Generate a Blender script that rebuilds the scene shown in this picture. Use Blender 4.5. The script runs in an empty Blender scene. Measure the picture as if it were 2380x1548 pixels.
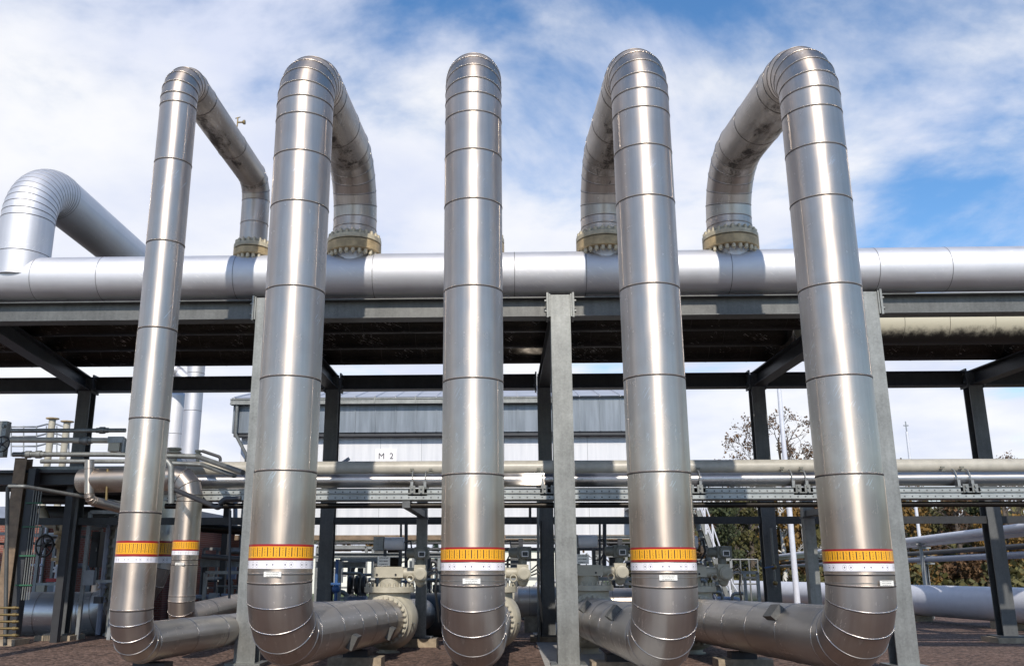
import bpy, math, random
from mathutils import Vector, Matrix
random.seed(7)
R = math.radians
S = bpy.context.scene
COL = S.collection

# ------------------------------------------------------------------ camera
EYE = Vector((0.0, 0.0, 1.5))
TILT, YAW = R(14.7), R(2.0)
FPX, W0, PPX, CY = 2101.0, 2380.0, 1110.0, 774.0
cd = bpy.data.cameras.new('camera')
cam = bpy.data.objects.new('camera', cd)
COL.objects.link(cam)
cam.location = EYE
cam.rotation_euler = (R(90) + TILT, 0, YAW)
cd.sensor_fit = 'HORIZONTAL'
cd.sensor_width = 36
cd.lens = 36 * FPX / W0
cd.shift_x = (W0 / 2 - PPX) / W0
cd.clip_start, cd.clip_end = 0.1, 3000
S.camera = cam
_rot = Matrix.Rotation(YAW, 3, 'Z') @ Matrix.Rotation(R(90) + TILT, 3, 'X')


def at(u, v, Y):
    """the place in the world, on the plane Y, that the photo shows at (u, v)"""
    d = _rot @ Vector(((u - PPX) / FPX, (CY - v) / FPX, -1))
    return EYE + d * (Y / d.y)


# ------------------------------------------------------------------ sky and sun
SUN_EL = R(38)
SKY_X, SKY_Y, SKY_OFF = 6.6, 3.3, 0.215
SUN_AZ = R(2.0)          # the sun stands behind the camera
w = bpy.data.worlds.new('World')
S.world = w
w.use_nodes = True
nt = w.node_tree
nt.nodes.clear()


def N(tree, typ, **kw):
    n = tree.nodes.new(typ)
    for k, v in kw.items():
        if k in n.inputs:
            n.inputs[k].default_value = v
        else:
            setattr(n, k, v)
    return n


def math_node(tree, op, a, b=None, c=None, clamp=False):
    n = tree.nodes.new('ShaderNodeMath')
    n.operation = op
    n.use_clamp = clamp
    for i, x in enumerate((a, b, c)):
        if x is None:
            continue
        if hasattr(x, 'links'):
            tree.links.new(x, n.inputs[i])
        else:
            n.inputs[i].default_value = x
    return n.outputs[0]


L = nt.links.new
sky = N(nt, 'ShaderNodeTexSky', sky_type='NISHITA', sun_disc=False, sun_elevation=SUN_EL,
        sun_rotation=R(180) - SUN_AZ, air_density=1.0, dust_density=0.5, ozone_density=2.2)
tc = N(nt, 'ShaderNodeTexCoord')
sep = N(nt, 'ShaderNodeSeparateXYZ')
L(tc.outputs['Generated'], sep.inputs[0])
zz = math_node(nt, 'ADD', math_node(nt, 'MAXIMUM', sep.outputs['Z'], 0.0), 0.22)
px = math_node(nt, 'DIVIDE', sep.outputs['X'], zz)
py = math_node(nt, 'DIVIDE', sep.outputs['Y'], zz)
cmb0 = N(nt, 'ShaderNodeCombineXYZ')
cmb = N(nt, 'ShaderNodeMapping', Location=(SKY_X, SKY_Y, 0.0))
L(px, cmb0.inputs[0]); L(py, cmb0.inputs[1]); L(cmb0.outputs[0], cmb.inputs[0])
n1 = N(nt, 'ShaderNodeTexNoise', Scale=1.75, Detail=10.0, Roughness=0.55, Distortion=0.3)
L(cmb.outputs[0], n1.inputs['Vector'])
n2 = N(nt, 'ShaderNodeTexNoise', Scale=5.0, Detail=8.0, Roughness=0.6)
L(cmb.outputs[0], n2.inputs['Vector'])
# thicker cloud to the left and low down, open blue overhead to the right
bias = math_node(nt, 'MULTIPLY', sep.outputs['X'], -0.22)
bias = math_node(nt, 'ADD', bias, math_node(nt, 'MULTIPLY', sep.outputs['Z'], -0.50))
bias = math_node(nt, 'ADD', bias, math_node(nt, 'MULTIPLY', sep.outputs['Y'], 0.36))
bias = math_node(nt, 'SUBTRACT', bias, SKY_OFF)
fld = math_node(nt, 'ADD', math_node(nt, 'ADD', math_node(nt, 'MULTIPLY_ADD', n1.outputs[0], 1.7, -0.35), bias),
                math_node(nt, 'MULTIPLY', n2.outputs[0], 0.28))
cr = N(nt, 'ShaderNodeMapRange', interpolation_type='SMOOTHSTEP')
cr.inputs['From Min'].default_value = 0.18
cr.inputs['From Max'].default_value = 0.58
cr.inputs['To Max'].default_value = 0.97
L(fld, cr.inputs['Value'])
n3 = N(nt, 'ShaderNodeTexNoise', Scale=2.6, Detail=5.0, Roughness=0.5)
mp3 = N(nt, 'ShaderNodeMapping', Location=(4.3, 1.7, 0.0))
L(cmb.outputs[0], mp3.inputs[0]); L(mp3.outputs[0], n3.inputs['Vector'])
ccr = N(nt, 'ShaderNodeValToRGB')
ccr.color_ramp.elements[0].position = 0.35
ccr.color_ramp.elements[0].color = (0.74, 0.79, 0.95, 1)
ccr.color_ramp.elements[1].position = 0.62
ccr.color_ramp.elements[1].color = (0.97, 0.975, 1.0, 1)
L(n3.outputs[0], ccr.inputs[0])
bg1 = N(nt, 'ShaderNodeBackground', Strength=0.15)
hs = N(nt, 'ShaderNodeHueSaturation', Saturation=1.22, Value=1.12)
L(sky.outputs[0], hs.inputs['Color']); L(hs.outputs[0], bg1.inputs[0])
bg2 = N(nt, 'ShaderNodeBackground', Strength=0.92)
L(ccr.outputs[0], bg2.inputs[0])
mx = N(nt, 'ShaderNodeMixShader')
L(cr.outputs[0], mx.inputs[0]); L(bg1.outputs[0], mx.inputs[1]); L(bg2.outputs[0], mx.inputs[2])
wo = N(nt, 'ShaderNodeOutputWorld')
L(mx.outputs[0], wo.inputs[0])

sl = bpy.data.lights.new('sun', 'SUN')
sl.energy = 3.9
sl.angle = R(0.55)
sl.color = (1.0, 0.93, 0.83)
so = bpy.data.objects.new('sun', sl)
COL.objects.link(so)
so.location = (0, -20, 30)
so.rotation_euler = (R(90) - SUN_EL, 0, SUN_AZ)
S.view_settings.view_transform = 'Standard'
S.view_settings.look = 'None'
S.view_settings.exposure = 0.15
S.view_settings.gamma = 1.0

# ------------------------------------------------------------------ materials
M = {}


def new_mat(name):
    m = bpy.data.materials.new(name)
    m.use_nodes = True
    t = m.node_tree
    b = t.nodes['Principled BSDF']
    M[name] = m
    return m, t, b


def ramp(t, fac, stops):
    n = t.nodes.new('ShaderNodeValToRGB')
    e = n.color_ramp.elements
    while len(e) < len(stops):
        e.new(0.5)
    for el, (p, c) in zip(e, stops):
        el.position = p
        el.color = (c[0], c[1], c[2], 1)
    t.links.new(fac, n.inputs[0])
    return n.outputs[0]


def noise(t, vec, scale, detail=4.0, rough=0.55, stretch=None):
    if stretch:
        mp = t.nodes.new('ShaderNodeMapping')
        mp.inputs['Scale'].default_value = stretch
        t.links.new(vec, mp.inputs[0])
        vec = mp.outputs[0]
    n = t.nodes.new('ShaderNodeTexNoise')
    n.inputs['Scale'].default_value = scale
    n.inputs['Detail'].default_value = detail
    n.inputs['Roughness'].default_value = rough
    t.links.new(vec, n.inputs['Vector'])
    return n.outputs[0]


def bump(t, b, h, strength, dist):
    n = t.nodes.new('ShaderNodeBump')
    n.inputs['Strength'].default_value = strength
    n.inputs['Distance'].default_value = dist
    t.links.new(h, n.inputs['Height'])
    t.links.new(n.outputs[0], b.inputs['Normal'])


def mixc(t, fac, a, c):
    n = t.nodes.new('ShaderNodeMix')
    n.data_type = 'RGBA'
    if hasattr(fac, 'links'):
        t.links.new(fac, n.inputs[0])
    else:
        n.inputs[0].default_value = fac
    for i, x in ((6, a), (7, c)):
        if hasattr(x, 'links'):
            t.links.new(x, n.inputs[i])
        else:
            n.inputs[i].default_value = (x[0], x[1], x[2], 1)
    return n.outputs[2]


def sheet_metal(name, col, rough, var=0.10, grime=0.0, wav=0.25, metal=1.0, aniso=0.6, sharp=0.36):
    """rolled aluminium or steel cladding; UV is metres round and metres along"""
    m, t, b = new_mat(name)
    uv = t.nodes.new('ShaderNodeUVMap').outputs[0]
    ob = t.nodes.new('ShaderNodeTexCoord').outputs['Object']
    big = noise(t, ob, 1.6, 4)
    streak = noise(t, uv, 3.0, 3, 0.5, (7.0, 0.25, 1))
    spots = noise(t, ob, 38.0, 3, 0.7)
    f = math_node(t, 'ADD', math_node(t, 'MULTIPLY', big, 0.5), math_node(t, 'MULTIPLY', streak, 0.5))
    c = ramp(t, f, [(0.3, [x * (1 - var) for x in col]), (0.7, [min(1, x * (1 + var)) for x in col])])
    sp = t.nodes.new('ShaderNodeMapRange')
    sp.inputs['From Min'].default_value = 0.66
    sp.inputs['From Max'].default_value = 0.74
    t.links.new(spots, sp.inputs['Value'])
    c = mixc(t, math_node(t, 'MULTIPLY', sp.outputs[0], 0.35), c, (0.78, 0.76, 0.72))
    # scuffs: short slanting scratches that come in patches
    mps = t.nodes.new('ShaderNodeMapping')
    mps.inputs['Rotation'].default_value = (0, 0, R(32))
    t.links.new(uv, mps.inputs[0])
    scr = noise(t, mps.outputs[0], 1.0, 3, 0.6, (60.0, 5.0, 1))
    pch = noise(t, ob, 1.9, 2)
    scr = math_node(t, 'MULTIPLY', math_node(t, 'GREATER_THAN', scr, 0.62), math_node(t, 'GREATER_THAN', pch, 0.58))
    c = mixc(t, math_node(t, 'MULTIPLY', scr, 0.5), c, (0.86, 0.85, 0.83))
    smu = noise(t, ob, 4.5, 6, 0.7)
    rg = math_node(t, 'ADD', math_node(t, 'ADD', math_node(t, 'MULTIPLY', f, 0.22), math_node(t, 'MULTIPLY', smu, 0.20)), rough - 0.21)
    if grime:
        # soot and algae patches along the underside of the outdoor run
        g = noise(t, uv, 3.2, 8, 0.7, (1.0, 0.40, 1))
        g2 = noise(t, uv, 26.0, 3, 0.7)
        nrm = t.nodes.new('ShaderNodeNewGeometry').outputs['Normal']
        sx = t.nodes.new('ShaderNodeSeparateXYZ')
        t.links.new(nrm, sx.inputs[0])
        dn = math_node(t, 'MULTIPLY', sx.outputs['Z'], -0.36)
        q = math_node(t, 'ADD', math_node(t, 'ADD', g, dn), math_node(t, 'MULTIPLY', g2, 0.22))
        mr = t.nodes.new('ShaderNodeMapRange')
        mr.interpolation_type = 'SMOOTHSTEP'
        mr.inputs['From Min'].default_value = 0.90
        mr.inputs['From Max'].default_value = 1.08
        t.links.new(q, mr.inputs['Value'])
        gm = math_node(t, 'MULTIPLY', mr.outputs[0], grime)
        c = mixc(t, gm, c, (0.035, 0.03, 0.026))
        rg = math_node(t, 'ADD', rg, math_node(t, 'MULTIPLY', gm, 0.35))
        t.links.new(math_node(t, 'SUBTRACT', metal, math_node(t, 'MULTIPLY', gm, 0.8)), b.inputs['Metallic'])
    else:
        b.inputs['Metallic'].default_value = metal
    t.links.new(c, b.inputs['Base Color'])
    t.links.new(rg, b.inputs['Roughness'])
    b.inputs['Anisotropic'].default_value = aniso
    b.inputs['Anisotropic Rotation'].default_value = 0.25
    tg = t.nodes.new('ShaderNodeTangent')
    tg.direction_type = 'UV_MAP'
    tg.uv_map = 'UVMap'
    t.links.new(tg.outputs[0], b.inputs['Tangent'])
    wv = noise(t, uv, 1.0, 2, 0.5, (3.2, 0.9, 1))
    fine = noise(t, uv, 60.0, 2, 0.5, (1.0, 0.05, 1))
    h = math_node(t, 'ADD', wv, math_node(t, 'MULTIPLY', fine, 0.004))
    bump(t, b, h, wav, 0.03)
    if sharp > 0:
        g2n = t.nodes.new('ShaderNodeBsdfAnisotropic')
        g2n.inputs['Anisotropy'].default_value = 0.93
        g2n.inputs['Rotation'].default_value = 0.25
        t.links.new(tg.outputs[0], g2n.inputs['Tangent'])
        t.links.new(c, g2n.inputs['Color'])
        t.links.new(math_node(t, 'SUBTRACT', rg, rough - 0.25), g2n.inputs['Roughness'])
        t.links.new(b.inputs['Normal'].links[0].from_socket, g2n.inputs['Normal'])
        ms = t.nodes.new('ShaderNodeMixShader')
        ms.inputs[0].default_value = sharp
        t.links.new(b.outputs[0], ms.inputs[1])
        t.links.new(g2n.outputs[0], ms.inputs[2])
        t.links.new(ms.outputs[0], t.nodes['Material Output'].inputs['Surface'])
    return m


def plain(name, col, rough=0.6, metal=0.0, var=0.12, scale=6.0, bmp=0.0, bscale=40.0):
    m, t, b = new_mat(name)
    ob = t.nodes.new('ShaderNodeTexCoord').outputs['Object']
    f = noise(t, ob, scale, 6, 0.6)
    c = ramp(t, f, [(0.3, [x * (1 - var) for x in col]), (0.7, [min(1, x * (1 + var)) for x in col])])
    t.links.new(c, b.inputs['Base Color'])
    b.inputs['Roughness'].default_value = rough
    b.inputs['Metallic'].default_value = metal
    if bmp:
        bump(t, b, noise(t, ob, bscale, 4), bmp, 0.02)
    return m


def galv(name, col, rough=0.5, metal=0.55):
    m, t, b = new_mat(name)
    ob = t.nodes.new('ShaderNodeTexCoord').outputs['Object']
    vo = t.nodes.new('ShaderNodeTexVoronoi')
    vo.inputs['Scale'].default_value = 38.0
    t.links.new(ob, vo.inputs['Vector'])
    sx = t.nodes.new('ShaderNodeSeparateColor')
    t.links.new(vo.outputs['Color'], sx.inputs[0])
    big = noise(t, ob, 2.2, 6, 0.65)
    run = noise(t, ob, 3.0, 4, 0.6, (4.0, 4.0, 0.35))
    f = math_node(t, 'ADD', math_node(t, 'MULTIPLY', sx.outputs[0], 0.10),
                  math_node(t, 'ADD', math_node(t, 'MULTIPLY', big, 0.54), math_node(t, 'MULTIPLY', run, 0.36)))
    c = ramp(t, f, [(0.32, [x * 0.68 for x in col]), (0.66, [min(1, x * 1.28) for x in col])])
    t.links.new(c, b.inputs['Base Color'])
    b.inputs['Roughness'].default_value = rough
    b.inputs['Metallic'].default_value = metal
    bump(t, b, big, 0.06, 0.02)
    return m


sheet_metal('cladding', (0.575, 0.495, 0.425), 0.44, 0.15, wav=0.30)
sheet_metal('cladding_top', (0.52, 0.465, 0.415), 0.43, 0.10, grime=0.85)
sheet_metal('cladding_pale', (0.63, 0.63, 0.65), 0.66, 0.06, wav=0.06, aniso=0.0, sharp=0.0)
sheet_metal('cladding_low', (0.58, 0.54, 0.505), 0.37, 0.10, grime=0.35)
sheet_metal('cladding_shaded', (0.04, 0.036, 0.032), 0.5, 0.2, grime=0.6)  # near-black base puts the deep shade under the rack into the colour
plain('seam_dark', (0.035, 0.03, 0.028), 0.7)
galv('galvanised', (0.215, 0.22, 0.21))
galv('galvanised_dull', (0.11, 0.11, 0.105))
galv('steel_shaded', (0.10, 0.103, 0.103), 0.55, 0.35)  # darker copy of the galvanised steel, shade of the rear columns in its colour
galv('steel_deep_shade', (0.035, 0.036, 0.038), 0.5, 0.3)  # darkest copy of the steel, shade on the rear beams painted in
galv('steel_grey', (0.25, 0.26, 0.26), 0.5, 0.4)
plain('dark_steel', (0.045, 0.046, 0.05), 0.5, 0.3)
plain('black', (0.012, 0.012, 0.013), 0.5)
plain('beige_paint', (0.40, 0.375, 0.32), 0.4, var=0.14, bmp=0.03)
plain('beige_flange', (0.42, 0.37, 0.27), 0.55, var=0.35, scale=7.0)
plain('beige_valve', (0.38, 0.35, 0.275), 0.5, var=0.16, scale=4.0)
plain('beige_dirty', (0.36, 0.27, 0.15), 0.6, var=0.4, scale=6.0)
plain('olive_grey', (0.15, 0.15, 0.125), 0.5, var=0.2)
plain('white_paint', (0.74, 0.75, 0.78), 0.45, var=0.05)
plain('pipe_white', (0.60, 0.61, 0.66), 0.4, var=0.06)
plain('pipe_blue_grey', (0.22, 0.25, 0.32), 0.4)
plain('blue_paint', (0.03, 0.09, 0.25), 0.45)
plain('red_paint', (0.42, 0.03, 0.03), 0.5)
plain('cabinet_blue', (0.16, 0.19, 0.26), 0.5)
plain('box_grey', (0.24, 0.26, 0.28), 0.6)
plain('brass', (0.22, 0.16, 0.07), 0.45, 0.6)
plain('brown_steel', (0.20, 0.14, 0.09), 0.6, 0.1, var=0.3)
plain('concrete', (0.30, 0.24, 0.17), 0.85, var=0.3, scale=9, bmp=0.2)
plain('concrete_pale', (0.34, 0.33, 0.31), 0.85, var=0.2, scale=9, bmp=0.2)
plain('bounce_concrete', (0.43, 0.42, 0.40), 0.85, var=0.12, scale=1.5, bmp=0.1)
plain('label_white', (0.80, 0.78, 0.78), 0.45, var=0.03)
plain('ink', (0.03, 0.03, 0.035), 0.6)
plain('window_dark', (0.04, 0.045, 0.05), 0.15)
plain('cream_wall', (0.72, 0.70, 0.62), 0.7, var=0.06)
plain('green_paint', (0.02, 0.10, 0.05), 0.5)
plain('bark', (0.09, 0.07, 0.055), 0.9, var=0.35, scale=9)
plain('birch_bark', (0.55, 0.53, 0.49), 0.8, var=0.25, scale=5)


def leaf(name, a, c):
    m, t, b = new_mat(name)
    ob = t.nodes.new('ShaderNodeTexCoord').outputs['Object']
    f = noise(t, ob, 1.1, 3)
    f2 = noise(t, ob, 9.0, 2)
    f = math_node(t, 'ADD', math_node(t, 'MULTIPLY', f, 0.6), math_node(t, 'MULTIPLY', f2, 0.4))
    t.links.new(ramp(t, f, [(0.35, a), (0.65, c)]), b.inputs['Base Color'])
    b.inputs['Roughness'].default_value = 0.8
    return m


leaf('leaf_ochre', (0.07, 0.04, 0.010), (0.24, 0.13, 0.02))
leaf('leaf_rust', (0.06, 0.032, 0.016), (0.15, 0.08, 0.032))
leaf('leaf_dark', (0.014, 0.022, 0.010), (0.06, 0.07, 0.022))
leaf('leaf_olive', (0.03, 0.035, 0.012), (0.13, 0.11, 0.03))
leaf('leaf_conifer', (0.008, 0.02, 0.012), (0.02, 0.045, 0.025))
leaf('grass_green', (0.03, 0.06, 0.012), (0.09, 0.12, 0.025))

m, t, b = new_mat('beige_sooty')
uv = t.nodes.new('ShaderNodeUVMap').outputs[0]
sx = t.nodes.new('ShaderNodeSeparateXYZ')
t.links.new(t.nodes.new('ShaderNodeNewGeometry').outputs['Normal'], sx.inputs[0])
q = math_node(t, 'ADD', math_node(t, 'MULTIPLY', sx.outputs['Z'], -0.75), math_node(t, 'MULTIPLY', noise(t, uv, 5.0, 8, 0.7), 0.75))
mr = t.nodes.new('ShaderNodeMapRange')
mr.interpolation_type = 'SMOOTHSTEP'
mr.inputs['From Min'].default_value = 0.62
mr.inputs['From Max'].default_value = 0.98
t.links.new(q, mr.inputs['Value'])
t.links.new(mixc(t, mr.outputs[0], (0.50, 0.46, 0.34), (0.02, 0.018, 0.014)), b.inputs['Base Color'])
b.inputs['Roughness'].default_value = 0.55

# ---- ground
m, t, b = new_mat('gravel')
ob = t.nodes.new('ShaderNodeTexCoord').outputs['Object']
vo = t.nodes.new('ShaderNodeTexVoronoi')
vo.inputs['Scale'].default_value = 17.0
t.links.new(ob, vo.inputs['Vector'])
sx = t.nodes.new('ShaderNodeSeparateColor')
t.links.new(vo.outputs['Color'], sx.inputs[0])
pat = noise(t, ob, 0.35, 5)
f = math_node(t, 'ADD', math_node(t, 'MULTIPLY', sx.outputs[0], 0.6), math_node(t, 'MULTIPLY', pat, 0.4))
t.links.new(ramp(t, f, [(0.15, (0.03, 0.019, 0.015)), (0.5, (0.115, 0.066, 0.047)), (0.85, (0.24, 0.155, 0.12))]),
            b.inputs['Base Color'])
b.inputs['Roughness'].default_value = 0.95
bump(t, b, math_node(t, 'SUBTRACT', 1.0, vo.outputs['Distance']), 0.9, 0.05)

# ---- brick
m, t, b = new_mat('brick')
ob = t.nodes.new('ShaderNodeTexCoord').outputs['Object']
mp = t.nodes.new('ShaderNodeMapping')
mp.inputs['Rotation'].default_value = (R(90), 0, 0)
t.links.new(ob, mp.inputs[0])
bk = t.nodes.new('ShaderNodeTexBrick')
bk.inputs['Scale'].default_value = 4.0
bk.inputs['Color1'].default_value = (0.24, 0.075, 0.05, 1)
bk.inputs['Color2'].default_value = (0.17, 0.055, 0.04, 1)
bk.inputs['Mortar'].default_value = (0.25, 0.19, 0.16, 1)
bk.inputs['Mortar Size'].default_value = 0.02
t.links.new(mp.outputs[0], bk.inputs['Vector'])
t.links.new(bk.outputs[0], b.inputs['Base Color'])
b.inputs['Roughness'].default_value = 0.85

# ---- white wall sheets and grey zinc fascia with rain streaks
for nm, ca, cb, rg, mt in (('wall_sheet', (0.56, 0.57, 0.59), (0.68, 0.68, 0.69), 0.4, 0.0),
                           ('zinc', (0.12, 0.14, 0.16), (0.20, 0.225, 0.255), 0.42, 0.35)):
    m, t, b = new_mat(nm)
    ob = t.nodes.new('ShaderNodeTexCoord').outputs['Object']
    f = noise(t, ob, 1.5, 5, 0.6, (3.0, 3.0, 0.25))
    t.links.new(ramp(t, f, [(0.32, ca), (0.62, cb)]), b.inputs['Base Color'])
    b.inputs['Roughness'].default_value = rg
    b.inputs['Metallic'].default_value = mt

# ---- orange warning sleeve: UV u = turns, v = 0..1 up
m, t, b = new_mat('warning_band')
uv = t.nodes.new('ShaderNodeUVMap').outputs[0]
sx = t.nodes.new('ShaderNodeSeparateXYZ')
t.links.new(uv, sx.inputs[0])
uu = math_node(t, 'MULTIPLY', sx.outputs[0], 34.0)
fr = math_node(t, 'FRACT', uu)
d = math_node(t, 'ABSOLUTE', math_node(t, 'SUBTRACT', fr, 0.5))
bar = math_node(t, 'LESS_THAN', d, 0.085)
vv = sx.outputs[1]
mid = math_node(t, 'MULTIPLY', math_node(t, 'GREATER_THAN', vv, 0.22), math_node(t, 'LESS_THAN', vv, 0.81))
bar = math_node(t, 'MULTIPLY', bar, mid)
d2 = math_node(t, 'SUBTRACT', 0.5, d)
txt = math_node(t, 'LESS_THAN', d2, 0.13)
cmb = t.nodes.new('ShaderNodeCombineXYZ')
t.links.new(math_node(t, 'MULTIPLY', uu, 3.0), cmb.inputs[0])
t.links.new(math_node(t, 'MULTIPLY', vv, 14.0), cmb.inputs[1])
wn = noise(t, cmb.outputs[0], 1.0, 2)
txt = math_node(t, 'MULTIPLY', math_node(t, 'MULTIPLY', txt, mid), math_node(t, 'GREATER_THAN', wn, 0.48))
c = mixc(t, math_node(t, 'MULTIPLY', txt, 0.55), (0.80, 0.37, 0.012), (0.10, 0.06, 0.01))
c = mixc(t, bar, c, (0.035, 0.022, 0.012))
edge = math_node(t, 'MAXIMUM', math_node(t, 'LESS_THAN', vv, 0.14), math_node(t, 'GREATER_THAN', vv, 0.86))
c = mixc(t, edge, c, (0.30, 0.006, 0.008))
t.links.new(c, b.inputs['Base Color'])
b.inputs['Roughness'].default_value = 0.35
# ---- white sleeve with round pictograms
m, t, b = new_mat('pictogram_band')
uv = t.nodes.new('ShaderNodeUVMap').outputs[0]
sx = t.nodes.new('ShaderNodeSeparateXYZ')
t.links.new(uv, sx.inputs[0])
uu = math_node(t, 'MULTIPLY', sx.outputs[0], 34.0)
fr = math_node(t, 'SUBTRACT', math_node(t, 'FRACT', uu), 0.5)
vc = math_node(t, 'SUBTRACT', sx.outputs[1], 0.5)
rr = math_node(t, 'SQRT', math_node(t, 'ADD', math_node(t, 'POWER', fr, 2.0),
                                    math_node(t, 'POWER', math_node(t, 'MULTIPLY', vc, 0.95), 2.0)))
dot = math_node(t, 'LESS_THAN', rr, 0.12)
ring = math_node(t, 'LESS_THAN', math_node(t, 'ABSOLUTE', math_node(t, 'SUBTRACT', rr, 0.33)), 0.045)
cell = math_node(t, 'LESS_THAN', math_node(t, 'FRACT', math_node(t, 'MULTIPLY', uu, 1.0 / 3.0)), 0.667)
msk = math_node(t, 'MULTIPLY', math_node(t, 'MAXIMUM', math_node(t, 'MULTIPLY', ring, 0.35),
                                        math_node(t, 'MULTIPLY', dot, 0.9)), cell)
t.links.new(mixc(t, msk, (0.80, 0.77, 0.79), (0.08, 0.07, 0.09)), b.inputs['Base Color'])
b.inputs['Roughness'].default_value = 0.35
# ---- small printed plates: rows of unreadable small print
m, t, b = new_mat('print_plate')
uv = t.nodes.new('ShaderNodeUVMap').outputs[0]
sx = t.nodes.new('ShaderNodeSeparateXYZ')
t.links.new(uv, sx.inputs[0])
fy = math_node(t, 'ABSOLUTE', math_node(t, 'SUBTRACT', math_node(t, 'FRACT', math_node(t, 'MULTIPLY', sx.outputs[1], 3.0)), 0.5))
row = math_node(t, 'LESS_THAN', fy, 0.2)
wn = noise(t, uv, 1.0, 2, 0.5, (26.0, 9.0, 1.0))
ins = math_node(t, 'LESS_THAN', math_node(t, 'ABSOLUTE', math_node(t, 'SUBTRACT', sx.outputs[0], 0.5)), 0.36)
msk = math_node(t, 'MULTIPLY', math_node(t, 'MULTIPLY', row, math_node(t, 'GREATER_THAN', wn, 0.46)), ins)
t.links.new(mixc(t, math_node(t, 'MULTIPLY', msk, 0.8), (0.74, 0.72, 0.66), (0.05, 0.045, 0.04)), b.inputs['Base Color'])
b.inputs['Roughness'].default_value = 0.5
# ---- perforated tray flank
m, t, b = new_mat('tray_perforated')
uv = t.nodes.new('ShaderNodeUVMap').outputs[0]
sx = t.nodes.new('ShaderNodeSeparateXYZ')
t.links.new(uv, sx.inputs[0])
fu = math_node(t, 'ABSOLUTE', math_node(t, 'SUBTRACT', math_node(t, 'FRACT', math_node(t, 'MULTIPLY', sx.outputs[0], 7.5)), 0.5))
fv = math_node(t, 'ABSOLUTE', math_node(t, 'SUBTRACT', math_node(t, 'FRACT', math_node(t, 'MULTIPLY', sx.outputs[1], 2.0)), 0.4))
hole = math_node(t, 'MULTIPLY', math_node(t, 'LESS_THAN', fu, 0.10), math_node(t, 'LESS_THAN', fv, 0.13))
lineh = math_node(t, 'LESS_THAN', math_node(t, 'ABSOLUTE', math_node(t, 'SUBTRACT', sx.outputs[1], 0.5)), 0.05)
ob = t.nodes.new('ShaderNodeTexCoord').outputs['Object']
c0 = ramp(t, noise(t, ob, 3.0, 5), [(0.3, (0.27, 0.285, 0.28)), (0.7, (0.42, 0.44, 0.43))])
t.links.new(mixc(t, math_node(t, 'MAXIMUM', hole, math_node(t, 'MULTIPLY', lineh, 0.0)), c0, (0.10, 0.10, 0.10)),
            b.inputs['Base Color'])
b.inputs['Metallic'].default_value = 0.4
b.inputs['Roughness'].default_value = 0.45


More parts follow.
